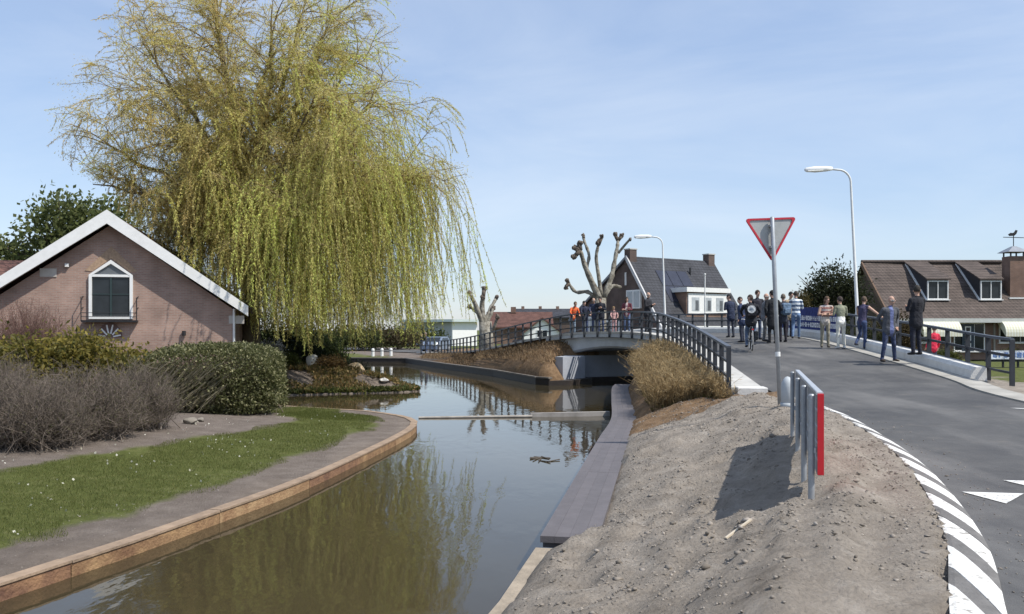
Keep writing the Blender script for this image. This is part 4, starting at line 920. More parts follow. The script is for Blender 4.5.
def build_willow():
    bx, by = at(251, 34.2), 34.2; zg = gz(bx, by, False)
    root = thing('willow_tree', 'huge yellow-green weeping willow leaning over the canal beside the brick house', 'tree', (bx * 1.067, by * 1.067, gz(bx * 1.067, by * 1.067, False) - .1)); root.scale = (1.067,) * 3
    # trunk and limbs
    tr = MB(); tr.tube([(0, 0, -.3), (0, 0, .1), (.05, 0, .6), (.0, .05, 1.8), (-.05, .1, 3.0), (.0, .1, 3.6)], [.62, .5, .41, .36, .36, .3], 14); trunk = part('trunk', tr, BARK, root, False, True)
    # limb targets in local metres: (x, y, z, arch, radius)
    T = [(-6.8, -1.5, 9.2, .05, .15), (-5.6, 1.5, 11.8, .03, .15), (-4.2, -2.5, 12.6, .02, .14), (-2.0, .8, 14.6, .0, .17), (-.6, -3.4, 12.2, .02, .14), (.6, 1.0, 15.0, 0, .18), (2.6, -1.5, 14.0, .02, .16), (4.4, .8, 12.8, .04, .16),
         (5.6, -1.6, 10.6, .05, .15), (6.6, .6, 8.6, .07, .15), (3.4, -4.0, 10.2, .05, .14), (.6, -5.0, 9.0, .06, .14), (-3.2, -4.6, 9.4, .06, .14), (5.0, -3.0, 7.4, .08, .13), (-6.6, .5, 7.0, .06, .12), (2.0, 5.0, 10.0, .05, .14), (-3.0, 5.0, 10.0, .05, .14), (5.2, 3.6, 8.4, .06, .13), (-6.4, -2.8, 7.4, .06, .11), (2.6, -3.4, 6.4, .08, .1), (-1.6, -4.4, 7.0, .08, .1), (6.9, -.4, 7.9, .05, .07), (-3.4, -1.6, 10.6, .05, .12), (4.2, -2.6, 8.8, .05, .1), (-1.2, -2.0, 14.6, 0, .13), (1.6, -2.6, 13.4, 0, .13), (-3.6, .6, 13.4, 0, .13), (3.4, .3, 14.2, 0, .12)]
    limbs = []; lm = MB()
    for i, (x, y, z, arch, r) in enumerate(T):
        x *= .96 if x > 0 else .84; z *= 1.04; y = max(y, -2.0 if x < 2 else -3.0); a = np.array([0, .1, 3.1 + random.random() * .5]); b = np.array([x, y, z]); n = 12; P = []
        mid = a * .55 + b * .45 + np.array([-x * .12, -y * .12, 1.6 + random.random()])
        for k in range(n + 1):
            t = k / n; p = a * (1 - t) ** 2 + mid * 2 * t * (1 - t) + b * t * t; p = p + rng.normal(size=3) * .16 * math.sin(math.pi * t); P.append(p)
        P = np.array(P); rr = [max(.02, r * (1 - k / n) ** .8 + .018) for k in range(n + 1)]; lm.tube(P, rr, 7, cap=False); limbs.append((P, rr))
    part('limb', lm, BARK, trunk, False, True)
    secs = []; tw = []
    for P, rr in limbs:
        for k in range(22):
            t = .3 + .7 * rng.random(); q = t * (len(P) - 1); i = min(int(q), len(P) - 2); p = P[i] + (P[i + 1] - P[i]) * (q - i)
            out = P[i + 1] - P[i]; out = out / np.linalg.norm(out); rad = np.array([p[0], p[1], 0]); rad = rad / (np.linalg.norm(rad) + .3)
            d = out * .6 + rad * .55 + rng.normal(size=3) * .5 + np.array([0, 0, .25]); ln = 1.3 + 1.9 * rng.random()
            S_ = grow(p, d, ln, 7, .22, .25); secs.append(S_); tw.append(S_)
    def lowline(Q):
        px_ = 512 + (Q[:, 0] + bx) / (Q[:, 1] + by) * F; py_ = HOR - (Q[:, 2] + zg - .1 - CAMZ) / (Q[:, 1] + by) * F
        return (py_ < np.interp(px_, [20, 60, 115, 150, 200, 235, 500], [120, 150, 185, 240, 290, 320, 360])) & (py_ > np.interp(px_, [30, 60, 100, 150, 380, 415, 445, 470, 488, 495], [200, 70, 25, -80, -80, 0, 75, 155, 205, 900]))
    secs = [q for q in secs if lowline(q).all()]; tw = list(secs); ter = []; cl_w = list(np.clip(rng.normal(size=len(secs)) * .45 + .8, .12, 1.7)); cl_c = list(rng.normal(size=len(secs))); wt = list(cl_w); ct = list(cl_c)
    for si, S_ in enumerate(secs):
        for k in range(3):
            i = rng.integers(2, 7); d = (S_[i] - S_[i - 1]) / np.linalg.norm(S_[i] - S_[i - 1]) + rng.normal(size=3) * .7 + np.array([0, 0, .15]); Q = grow(S_[i], d, .7 + 1.1 * rng.random(), 5, .3, .3)
            if lowline(Q).all(): ter.append(Q); tw.append(Q); wt.append(cl_w[si]); ct.append(cl_c[si])
    # twig geometry
    A = np.vstack([q[:-1] for q in tw]); B = np.vstack([q[1:] for q in tw])
    ra = np.concatenate([np.linspace(.03 if len(q) > 6 else .016, .009, len(q) - 1) for q in tw])
    V, Fq = sticks(A, B, ra, ra * .85); parts_ = [(V, Fq, tints(len(A), (.17, .12, .075), (.26, .19, .12), 6))]
    # hanging strands: vectorised fall
    starts = []; 
    clump = []
    for qi, q in enumerate(tw):
        for _ in range(rng.poisson(4.9 * wt[qi])):
            clump.append(ct[qi])
            i = rng.integers(1, len(q)); d = q[i] - q[i - 1]; starts.append((q[i], d / np.linalg.norm(d)))
    P = np.array([s_[0] for s_ in starts]); D = np.array([s_[1] for s_ in starts]); n = len(P)
    D = unit(D + rng.normal(size=(n, 3)) * .55)
    # length: short and airy high up and to the left, long curtains low and to the right
    xw = P[:, 0]; px = 512 + (P[:, 0] + bx) / (P[:, 1] + by) * F
    lowpy = np.interp(px, [20, 60, 115, 150, 200, 235, 262, 285, 330, 400, 430, 450, 470, 500], [150, 165, 185, 245, 305, 318, 335, 347, 354, 354, 340, 322, 312, 305])
    zlow = CAMZ - (lowpy - HOR) / F * (P[:, 1] + by) - zg + .1
    full = P[:, 2] - zlow
    h = np.clip((P[:, 2] - 5) / 9, 0, 1); right = np.clip((xw + 3) / 6, 0, 1)
    want = (.45 + .85 * rng.random(n)) + (1 - h) ** 1.3 * (1.2 + 2.2 * rng.random(n)) * (.3 + .9 * right) + right * (1 - h) * rng.random(n) ** 2 * 2.2
    want = np.where((right > .55) & (h < .5) & (rng.random(n) < .4), full * (.8 + .2 * rng.random(n)), want)
    ln = np.minimum(want, np.maximum(full * (.75 + .25 * rng.random(n)), .25)); gapn = vnoise(P[:, 0] + .6 * P[:, 1], P[:, 2], 1.5, 31); keep = ((gapn > .36) | (rng.random(n) < .2)) & (full > .15) & (ln > .22) & (rng.random(n) < .9)
    clump = np.array(clump)[keep]; P, D, ln, right, h = P[keep], D[keep], ln[keep], right[keep], h[keep]; n = len(P)
    NS = 12; st = (ln / NS)[:, None]; pts = [P]; cur = P.copy(); dr = D.copy()
    sway = rng.normal(size=(n, 3)) * np.array([.13, .13, 0]) + np.array([.04, 0, 0])
    for k in range(NS):
        dr = unit(dr + np.array([0, 0, -1.0]) * (np.clip(st * 2.6, 0, .9) * (1 - .62 * h[:, None])) + sway * (.6 + .6 * h[:, None]) + rng.normal(size=(n, 3)) * .05); cur = cur + dr * st; pts.append(cur.copy())
    pts = np.array(pts)                                             # (NS+1, n, 3)
    c_st = tints(n, (.2, .15, .05), (.25, .2, .07))
    for k in range(0, NS, 2):
        V, Fq = sticks(pts[k], pts[k + 2], .0075, .006); parts_.append((V, Fq, np.repeat(c_st, 6, 0)))
    V, Fq, Tn = merge(parts_)
    crown = bulk('crown_twigs', V, Fq, TWIG, Tn, trunk); tag(crown, kind='stuff')
    # leaves along the strands
    m = np.maximum((ln / .022).astype(int), 12); m = np.minimum(m, 190); idx = np.repeat(np.arange(n), m); u = rng.random(len(idx)) ** .9 * NS; k = np.minimum(u.astype(int), NS - 1); f = (u - k)[:, None]
    Lp = pts[k, idx] * (1 - f) + pts[k + 1, idx] * f; T_ = unit(pts[k + 1, idx] - pts[k, idx])
    side = unit(rng.normal(size=(len(idx), 3))); Ld = T_ * .8 + side * .75 + np.array([0, 0, -.15])
    # short leafy spurs standing off the twigs
    tq = tw; A2 = np.vstack([q[1:] for q in tq]); T2 = np.vstack([unit(np.diff(q, axis=0)) for q in tq]); rep_ = 24; nA = len(A2); j2 = np.repeat(np.arange(nA), rep_); m2 = len(j2)
    Lp2 = A2[j2] + T2[j2] * (rng.random((m2, 1)) - .5) * .3 + rng.normal(size=(m2, 3)) * .13; Ld2 = T2[j2] * .5 + rng.normal(size=(m2, 3)) * .6 + np.array([0, 0, -.35])
    px2 = 512 + (Lp2[:, 0] + bx) / (Lp2[:, 1] + by) * F; py2 = HOR - (Lp2[:, 2] + zg - .1 - CAMZ) / (Lp2[:, 1] + by) * F; k2 = py2 < np.interp(px2, [20, 60, 115, 150, 200, 235, 500], [150, 165, 185, 235, 285, 300, 330]); Lp2, Ld2 = Lp2[k2], Ld2[k2]; m2 = len(Lp2)
    c2_ = (np.array([[.68, .56, .25]]) * (1 - .5 * (t2 := rng.random((m2, 1)))) + np.array([[.58, .62, .2]]) * .5 * t2) * (.8 + .4 * rng.random((m2, 1)))
    V2, F2 = leaves(Lp2, Ld2, .06 + .06 * rng.random(m2), .014 + .01 * rng.random(m2)); tag(bulk('spur_leaves', V2, F2, LEAF, np.repeat(c2_, 4, 0), root), kind='stuff')
    V, Fq = leaves(Lp, Ld, .065 + .065 * rng.random(len(idx)), .014 + .011 * rng.random(len(idx)))
    # clump-wise hue: brownish and thin high on the left, greener low on the right, with per-strand variation
    mixg = np.clip(.25 + .5 * right - .25 * h + clump * .22 + rng.normal(size=n) * .12, 0, 1)[:, None]
    cs = np.array([[.72, .56, .24]]) * (1 - mixg) + np.array([[.6, .66, .18]]) * mixg
    cs = cs * (1 + clump[:, None] * .12 + rng.normal(size=(n, 1)) * .1); cl = cs[idx] * (1 + (rng.random((len(idx), 1)) - .5) * .4)
    cr_ = bulk('crown', V, Fq, LEAF, np.repeat(cl, 4, 0), root); tag(cr_, kind='stuff')
    print('willow leaves', len(idx), 'strands', n)
build_willow()

def blob_points(n, c, r, surf=.6, bumps=5, seed=0, flat_bottom=True):
    """points through a lumpy ellipsoid, mostly near its surface"""
    g = np.random.default_rng(seed); d = unit(g.normal(size=(n, 3)))
    lob = unit(g.normal(size=(bumps, 3))); k = np.max(d @ lob.T, 1); k = .78 + .26 * np.clip(k, 0, 1) ** 3
    rad = (surf + (1 - surf) * g.random(n) ** .6) * k; P = d * rad[:, None] * np.array(r)
    if flat_bottom: P[:, 2] = np.where(P[:, 2] < -r[2] * .8, -r[2] * .8 * g.random(n), P[:, 2])
    return P + np.array(c), d
def leafy(name, label, cat, base, lobes, nleaf, lsize, c1, c2, trunk_h=0, trunk_r=.1, seed=1, group=None, wood=(.1, .08, .06), stems=24, aspect=.5, surf=.55, updir=.3, parent=None, crownname='crown'):
    """tree or bush: lobes [(cx,cy,cz,rx,ry,rz)] local; real branches run from the base into each lobe"""
    g = np.random.default_rng(seed)
    root = thing(name, label, cat, base, group=group)
    mb = MB(); wm = mat('wood_%02d%02d' % (int(wood[0] * 100), int(wood[1] * 100)), wood, .95, .3, 6, .5, 16)
    z0 = trunk_h
    if trunk_h: mb.tube([(0, 0, -.25), (0, 0, .2), (g.normal() * .08, g.normal() * .08, trunk_h * .6), (0, 0, trunk_h)], [trunk_r * 1.4, trunk_r * 1.1, trunk_r * .9, trunk_r * .75], 9)
    for (cx, cy, cz, rx, ry, rz) in lobes:
        for k in range(max(2, stems // len(lobes))):
            e = np.array([cx, cy, cz]) + g.normal(size=3) * np.array([rx, ry, rz]) * .45; a = np.array([g.normal() * .06, g.normal() * .06, z0 - (.0 if trunk_h else .15)]) if trunk_h else np.array([cx * .6 + g.normal() * rx * .3, cy * .6 + g.normal() * ry * .3, -.15])
            m = a * .5 + e * .5 + g.normal(size=3) * .12 + np.array([0, 0, .12 * abs(e[2])])
            P = [a * (1 - t) ** 2 + m * 2 * t * (1 - t) + e * t * t for t in np.linspace(0, 1, 6)]; r0 = trunk_r * (.5 if trunk_h else .5); mb.tube(P, [r0 * (1 - .85 * t) for t in np.linspace(0, 1, 6)], 5, cap=False)
    part('trunk' if trunk_h else 'stems', mb, wm, root, False, True)
    tot = sum(l[3] * l[4] + l[3] * l[5] for l in lobes); VV = []
    for li, l in enumerate(lobes):
        n = int(nleaf * (l[3] * l[4] + l[3] * l[5]) / tot); P, d = blob_points(n, l[:3], l[3:], surf, 9, seed * 31 + li)
        # clumps: leaves gather round sub-centres
        nc = max(8, n // 40); C_, _d = blob_points(nc, l[:3], l[3:], .5, 9, seed * 77 + li); j = g.integers(0, nc, n); mixw = (.35 + .5 * g.random(n))[:, None]
        P = P * (1 - mixw) + (C_[j] + g.normal(size=(n, 3)) * lsize * 1.6) * mixw
        V, Fq = leaves(P, d * .6 + g.normal(size=(n, 3)) * .7 + np.array([0, 0, updir]), lsize * (.7 + .6 * g.random(n)), lsize * aspect * (.7 + .6 * g.random(n)))
        tcl = g.random(nc)[j]; t = np.clip(.5 * tcl + .5 * g.random(n), 0, 1)[:, None]; c = (np.array(c1) * (1 - t) + np.array(c2) * t) * (1 + (g.random((n, 1)) - .5) * .5); VV.append((V, Fq, np.repeat(c, 4, 0)))
    V, Fq, Tn = merge(VV); V[:, 2] = np.maximum(V[:, 2], -.05)
    o = bulk(crownname, V, Fq, LEAF, Tn, root); tag(o, kind='stuff'); return root

# clipped hedge in front of the willow: dense pale leaves, bare slanting stems on its left face
def build_hedge():
    x, y = at(208, 22.6), 22.8; z = gz(x, y, False)
    root = thing('clipped_hedge', 'dense rounded hedge with pale-edged leaves in front of the house', 'hedge', (x, y, z))
    rx, ry, rz = 1.85, 1.25, .95; n = 52000
    d = unit(rng.normal(size=(n, 3))); e = 4.6; s = (np.abs(d[:, 0]) ** e + np.abs(d[:, 1]) ** e + np.abs(d[:, 2]) ** e) ** (-1 / e)
    P = d * s[:, None] * (.80 + .22 * rng.random((n, 1))); wob = 1 + .08 * (vnoise(d[:, 0] * 3 + d[:, 2] * 2, d[:, 1] * 3, .5, 4)[:, None] - .5) * 2
    P = P * np.array([rx, ry, rz]) * wob + np.array([0, 0, rz * .86]); P[:, 2] -= .12 * (P[:, 0] < -.4) * (-P[:, 0] - .4); ok = P[:, 2] > .02; P = P[ok]; d = d[ok]; n = len(P)
    rgt = np.clip((P[:, 0] + .3) / 1.0, 0, 1); top = np.clip((P[:, 2] - 1.2) / .5, 0, 1); k = rng.random(n) < np.maximum(.35, np.maximum(rgt, top)); P, d = P[k], d[k]; n = len(P)
    V, Fq = leaves(P, d * .5 + rng.normal(size=(n, 3)) * .7, .055 + .04 * rng.random(n), .03 + .02 * rng.random(n))
    c = np.where(rng.random((n, 1)) < .22, np.array([[.4, .38, .21]]), np.array([[.115, .122, .048]])) * (1 + (rng.random((n, 1)) - .5) * .6)
    tag(bulk('foliage', V, Fq, LEAF, np.repeat(c, 4, 0), root), kind='stuff')
    # stems
    n = 900; a = np.column_stack([rng.normal(size=n) * .9, rng.normal(size=n) * .5, np.full(n, -.05)]); u = unit(rng.normal(size=(n, 3))); u[:, 2] = np.abs(u[:, 2]) * .8 + .2
    b = np.column_stack([u[:, 0] * rx * .96, u[:, 1] * ry * .96, u[:, 2] * rz * 1.15 + .55]); a[:, 0] = b[:, 0] * .55 + rng.normal(size=n) * .2 + .25; a[:, 1] = b[:, 1] * .6
    mid = (a + b) / 2 + rng.normal(size=(n, 3)) * .08; VV = []
    for p, q, r0, r1 in ((a, mid, .014, .010), (mid, b, .010, .005)):
        V, Fq = sticks(p, q, r0, r1); VV.append((V, Fq, tints(n, (.2, .165, .12), (.12, .1, .06), 6)))
    # stems lying bare and slanting on the left and front face
    n = 700; t = rng.random(n); a = np.column_stack([-1.9 + 2.3 * t, -1.15 + rng.normal(size=n) * .1, .05 + .9 * rng.random(n)]); b = a + np.column_stack([.35 + .3 * rng.random(n), rng.normal(size=n) * .12, .28 + .3 * rng.random(n)]); b[:, 2] = np.minimum(b[:, 2], 1.75)
    V, Fq = sticks(a, b, .011, .005); VV.append((V, Fq, tints(n, (.3, .26, .18), (.17, .15, .09), 6)))
    V, Fq, Tn = merge(VV); tag(bulk('stems', V, Fq, TWIG, Tn, root), kind='stuff')
build_hedge()

def twig_bush(label, base, rx, ry, h, n, seed, c1, c2, upright=.8, green=0):
    g = np.random.default_rng(seed); root = thing('bare_shrub', label, 'shrub', base, group='bare shrubs by the lawn')
    VV = []; a = np.column_stack([g.normal(size=n) * rx * .28, g.normal(size=n) * ry * .28, np.full(n, -.06)]); th = g.random(n) * 2 * math.pi; rr = np.sqrt(g.random(n)); hh = h * (.25 + .85 * g.random(n)) * (1 - .5 * rr ** 2)
    e = np.column_stack([np.cos(th) * rr * rx, np.sin(th) * rr * ry, hh]); prev = a; r = .013
    m1 = a * .6 + e * .4 + g.normal(size=(n, 3)) * .07; m1[:, 2] = hh * .35; m2 = a * .25 + e * .75 + g.normal(size=(n, 3)) * .09; m2[:, 2] = hh * .72
    for p, q, r0, r1 in ((a, m1, .010, .008), (m1, m2, .008, .005), (m2, e, .005, .0025)):
        V, Fq = sticks(p, q, r0, r1); VV.append((V, Fq, tints(n, c1, c2, 6)))
    for k in range(16):
        t = g.random((n, 1)); p = np.where(g.random((n, 1)) < .5, m1 * (1 - t) + m2 * t, m2 * (1 - t) + e * t); q = p + unit(g.normal(size=(n, 3)) + np.array([0, 0, upright])) * (.1 + .26 * g.random((n, 1))); V, Fq = sticks(p, q, .003, .0016); VV.append((V, Fq, tints(n, c1, c2, 6)))
    V, Fq, Tn = merge(VV); tag(bulk('twigs', V, Fq, TWIG, Tn, root), kind='stuff')
    mb = MB()
    for k in range(7): mb.tube([(g.normal() * .1, g.normal() * .1, -.1), (g.normal() * .15, g.normal() * .12, h * .25), (g.normal() * .4, g.normal() * .3, h * .55)], [.035, .026, .014], 6)
    part('stems', mb, mat('shrub_stem', (.12, .1, .08), .95, .3, 9), root, False)
    nl = int(n * (3 + 10 * green)); j = g.integers(0, n, nl); t = g.random((nl, 1)); p = m2[j] * (1 - t) + e[j] * t + g.normal(size=(nl, 3)) * .08; V, Fq = leaves(p, g.normal(size=(nl, 3)), .035, .016)
    tag(bulk('buds', V, Fq, LEAF, tints(nl, (.13, .115, .06), (.1, .115, .04), 4), root), kind='stuff')
GREY1, GREY2 = (.21, .172, .14), (.115, .095, .08)
for lab, px, py, d, rx, ry, h, n, g_ in (('bare grey-brown shrub nearest the lawn at the left picture edge', 28, 462, 15.2, 1.15, 1.0, 1.35, 620, .1), ('bare shrub with a clear central stem between its neighbours', 84, 452, 16.6, 1.2, 1.0, 1.45, 620, .4), ('bare brownish shrub next to the clipped hedge', 133, 440, 18.2, 1.05, .9, 1.35, 560, .4), ('bare dark shrub behind the front row at far left', -10, 440, 18.6, 1.4, 1.0, 1.5, 600, 0)):
    x = at(px, d); twig_bush(lab, (x, d, gz(x, d, False)), rx, ry, h, n, px + 50, GREY1, GREY2, green=g_)
# reddish twiggy bush against the house
x = at(28, 28); twig_bush('reddish bare bush against the brick wall at left', (x, 28, gz(x, 28, False)), 1.9, .9, 3.0, 1300, 5, (.2, .12, .1), (.13, .08, .07))
x = at(75, 22.5); z = gz(x, 22.5, False)
leafy('laurel_bush', 'yellow-green broadleaf bush with bronze leaf tips behind the bare shrubs', 'bush', (x, 22.5, z), [(-1.3, 0, 1.2, 1.0, .9, .75), (.0, .1, 1.45, 1.0, .9, .72), (1.25, 0, 1.05, .85, .8, .65), (-2.2, .2, 1.1, .9, .8, .65), (-.6, -.3, .8, 1.3, .8, .7)], 13000, .15, (.045, .065, .02), (.33, .26, .06), seed=11, updir=-.15, aspect=.45, stems=30, surf=.6)
# background trees
x = at(62, 56); leafy('garden_tree', 'leafy green tree rising behind the brick house roof', 'tree', (x, 56, .4), [(0, 0, 8.6, 3.4, 3, 3.0), (2.8, .5, 8.8, 2.6, 2.6, 2.6), (-3.4, 0, 6.6, 2.4, 2.4, 2.2), (1.5, 0, 6.5, 3, 3, 2.2)], 9500, .34, (.09, .115, .04), (.19, .21, .08), 4.5, .28, seed=3, aspect=.6, stems=60)
x = at(833, 47); z = gz(x, 47, False); leafy('evergreen_tree', 'dark rounded evergreen tree behind the people on the road', 'tree', (x, 47, z), [(0, 0, 3.7, 1.7, 1.5, 1.7), (-1.0, 0, 3.0, 1.1, 1.2, 1.4), (1.1, .2, 3.1, 1.2, 1.2, 1.4), (.1, 0, 2, 1.9, 1.5, 1.3)], 11000, .19, (.018, .026, .012), (.055, .06, .028), 1.4, .16, seed=6, aspect=.45, stems=50)
x = at(803, 45); z = gz(x, 45, False); leafy('conifer', 'slim brown-green conifer left of the dark evergreen tree', 'tree', (x, 45, z), [(0, 0, 1.0, .55, .55, 1.0), (0, 0, 2.1, .48, .48, 1.0), (0, 0, 3.0, .35, .35, .8)], 3600, .16, (.06, .055, .018), (.12, .09, .03), .6, .09, seed=8, aspect=.3, stems=12)
for lab, px, d, r, h, c1, c2, sd_ in (('brown-green shrub behind the railing under the house roof', 883, 44, 1.2, 2.7, (.04, .05, .02), (.12, .09, .045), 21), ('dark evergreen shrub behind the outer railing by the lamp', 862, 42, 1.1, 2.1, (.025, .035, .015), (.07, .075, .03), 22), ('low green shrub below the house awning', 945, 56, 1.1, 1.0, (.05, .06, .02), (.11, .12, .03), 23), ('rounded low shrub at the right house wall', 1012, 57.5, 1.0, .9, (.05, .06, .02), (.12, .12, .03), 24), ('bare brown bush before the dark brick house', 690, 55.5, 1.1, 1.5, (.09, .07, .04), (.15, .12, .06), 25), ('brown shrub beside the lamp pole foot', 900, 41, .9, 2.6, (.05, .04, .02), (.11, .08, .04), 26)):
    x = at(px, d); z = gz(x, d, False); leafy('garden_shrub', lab, 'shrub', (x, d, z), [(0, 0, h * .55, r, r, h * .5), (r * .4, 0, h * .4, r * .7, r * .7, h * .38)], 3800, .13, c1, c2, seed=sd_, stems=14, trunk_r=.04, aspect=.45)
# planting on the far bank under the willow
for lab, px, d, r, h, c1, c2, sd_, ls in (('bush with white blossom beside the willow trunk', 268, 37.5, .75, 1.35, (.16, .15, .1), (.75, .72, .7), 31, .1), ('dark conifer bush under the willow curtain', 303, 38.5, 1.0, 1.35, (.012, .02, .01), (.04, .05, .02), 32, .1), ('dark low bush right of the pale boulders', 352, 39.5, .85, 1.0, (.012, .02, .01), (.045, .055, .02), 33, .1), ('clipped green ball bush beside the blossom', 288, 36.4, .5, .75, (.06, .075, .02), (.12, .13, .03), 34, .07), ('bronze low bush on the planted far bank', 330, 36.6, .75, .55, (.12, .07, .03), (.22, .15, .06), 35, .09), ('dark bush left of the willow trunk', 232, 34.5, .6, 1.5, (.03, .035, .015), (.07, .08, .03), 36, .1)):
    x = at(px, d); z = gz(x, d, False); leafy('planted_bush', lab, 'bush', (x, d, z), [(0, 0, h * .55, r, r, h * .5), (r * .5, 0, h * .4, r * .6, r * .6, h * .4)], 2600, ls, c1, c2, seed=sd_, stems=12, trunk_r=.03, aspect=.5)
for lab, px, d, r, h, c1, c2, sd_ in (('tall dark yew bush behind the willow trunk', 266, 43, 1.5, 3.6, (.02, .03, .012), (.07, .085, .025), 41), ('dark spreading yew behind the pale boulders', 300, 43.5, 1.5, 2.7, (.015, .022, .01), (.05, .06, .022), 42), ('green leafy bush rising behind the planted bank', 326, 42, 1.1, 2.3, (.03, .045, .015), (.1, .12, .035), 43)):
    x = at(px, d); z = gz(x, d, False); leafy('yew_bush', lab, 'bush', (x, d, z), [(0, 0, h * .5, r, r, h * .48), (r * .5, 0, h * .35, r * .7, r * .7, h * .35), (-r * .5, 0, h * .38, r * .7, r * .7, h * .35)], 6000, .15, c1, c2, seed=sd_, stems=14, trunk_r=.05, aspect=.45)
for lab, px, d, r, h, c1, c2, sd_ in (('far hedge bush behind the quay left of the bollards', 345, 86, 3.0, 2.8, (.03, .04, .015), (.09, .1, .035), 51), ('far brownish bush behind the white bollards', 378, 90, 3.2, 3.0, (.05, .045, .02), (.13, .1, .05), 52), ('far green bush left of the white building', 408, 95, 3.0, 2.8, (.03, .045, .015), (.09, .11, .035), 53)):
    x = at(px, d); z = gz(x, d, False); leafy('far_bush', lab, 'bush', (x, d, z), [(0, 0, h * .5, r, r, h * .5), (r * .8, 0, h * .4, r * .8, r * .7, h * .4), (-r * .8, 0, h * .45, r * .7, r * .7, h * .42)], 4000, .3, c1, c2, seed=sd_, stems=14, trunk_r=.08, aspect=.5)
# ground cover on that bank, and along its water edge
def cover(name, label, n, sampler, size, c1, c2, aspect=.5, up=.6, tall=0):
    P = sampler(n); z = ground_z(P, True); P3 = np.column_stack([P, z + .005 + tall * rng.random(len(P))]); m = len(P3)
    V, Fq = leaves(P3, rng.normal(size=(m, 3)) * .6 + np.array([0, 0, up]), size * (.6 + .8 * rng.random(m)), size * aspect * (.6 + .8 * rng.random(m)))
    o = bulk(name, V, Fq, LEAF, tints(m, c1, c2, 4)); tag(o, label, name.replace('_', ' '), kind='stuff')
def in_box(x0, x1, y0, y1, cond):
    def f(n):
        Q = np.column_stack([x0 + (x1 - x0) * rng.random(n * 3), y0 + (y1 - y0) * rng.random(n * 3)]); Q = Q[~inside(Q, WATER)]; Q = Q[cond(Q)]; return Q[:n]
    return f
cover('ground_cover', 'mixed low plants covering the far planted bank', 9000, in_box(-10, -3.8, 33.5, 38.5, lambda Q: vnoise(Q[:, 0], Q[:, 1], .8, 3) > .3), .15, (.08, .095, .03), (.4, .27, .12), .5, .6, .12)
cover('ground_cover', 'green creeping plants along the far bank water edge', 11000, in_box(-9.5, -3.7, 33, 37, lambda Q: dist_poly(Q, WATER, True) < .35), .14, (.06, .08, .025), (.16, .17, .05), .6, .5, .1)
# lawn blades
def lawn(Q):
    d = dist_poly(Q, LEFT_EDGE); e = d + (vnoise(Q[:, 0], Q[:, 1], .7, 9) - .5) * .9; near = Q[:, 1]
    return (vnoise(Q[:, 0], Q[:, 1], .55, 21) + .5 * rng.random(len(Q)) > .42) & (e > 1.05) & (e < 4.3 - 1.4 * sstep(12, 22, near)) & (near < 27)
cover('grass', 'mown green lawn on the left bank', 90000, in_box(-11, -2.8, 6, 27, lawn), .04, (.085, .11, .025), (.2, .2, .065), .16, 1.6)
cover('grass', 'grass tufts on the tip of the left bank', 9000, in_box(-6.2, -3.0, 22.3, 27, lambda Q: dist_poly(Q, WATER, True) > .8), .05, (.08, .1, .022), (.16, .18, .05), .16, 1.6)
cover('fallen_petals', 'white petals scattered on the lawn', 420, in_box(-11, -3.2, 7, 24, lambda Q: (vnoise(Q[:, 0], Q[:, 1], .9, 14) > .62) & (dist_poly(Q, LEFT_EDGE) < 5) & (dist_poly(Q, LEFT_EDGE) > 1.2)), .04, (.6, .57, .42), (.8, .78, .7), .8, .3, .03)
cover('weeds', 'green weeds at the foot of the house lawn', 5000, in_box(27, 48, 33, 56, lambda Q: Q[:, 0] > 0), .1, (.05, .08, .015), (.09, .12, .03), .2, 1.5)

# dry reeds and grass on the bank under the railing
def build_reeds():
    n = 11000; Q = np.column_stack([2.6 + 3.6 * rng.random(n * 3), 18.6 + 17 * rng.random(n * 3)]); ex = np.interp(Q[:, 1], EDGE[:40, 1], EDGE[:40, 0]); lx = np.interp(Q[:, 1], [9, 21.3, 32.2, 35.6], [.9, 3.15, 4.5, 5.6])
    u = (Q[:, 0] - lx) / (ex - lx); ok = (u > .12) & (u < .93) & (vnoise(Q[:, 0], Q[:, 1], .8, 6) > .25) & (Q[:, 1] > 18.9 + 2.4 * (1 - u)); Q = Q[ok][:n]; u = u[ok][:n]; n = len(Q); z = ground_z(Q)
    a = np.column_stack([Q, z - .03]); h = (.22 + .6 * rng.random(n) ** 1.4) * (1 - .45 * np.clip((u - .5) * 2, 0, 1)); lean = rng.normal(size=(n, 2)) * .28 + np.array([-.1, -.05])
    m = a + np.column_stack([lean * h[:, None] * .4, h * .55]); e = a + np.column_stack([lean * h[:, None] * 1.3, h]); VV = []
    c = tints(n, (.46, .35, .19), (.26, .185, .095))
    for p, q, r0, r1 in ((a, m, .007, .006), (m, e, .006, .003)): V, Fq = sticks(p, q, r0, r1); VV.append((V, Fq, np.repeat(c, 6, 0)))
    j = rng.integers(0, n, 34000); t = rng.random((34000, 1)); P = m[j] * (1 - t) + e[j] * t; V, Fq = leaves(P, rng.normal(size=(34000, 3)) * .7 + np.array([0, 0, .5]), .1 + .1 * rng.random(34000), .016)
    VV.append((V, Fq, np.repeat(c[j] * (1.05 + .4 * rng.random((34000, 1))), 4, 0)))
    j = rng.integers(0, n, 9000); V, Fq = leaves(a[j], rng.normal(size=(9000, 3)) * .5 + np.array([0, 0, .8]), .14, .02); VV.append((V, Fq, tints(9000, (.09, .11, .03), (.2, .17, .06), 4)))
    V, Fq, Tn = merge(VV); tag(bulk('dry_grass', V, Fq, LEAF, Tn), 'golden dry grass on the steep bank under the bridge railing', 'dry grass', kind='stuff')
build_reeds()
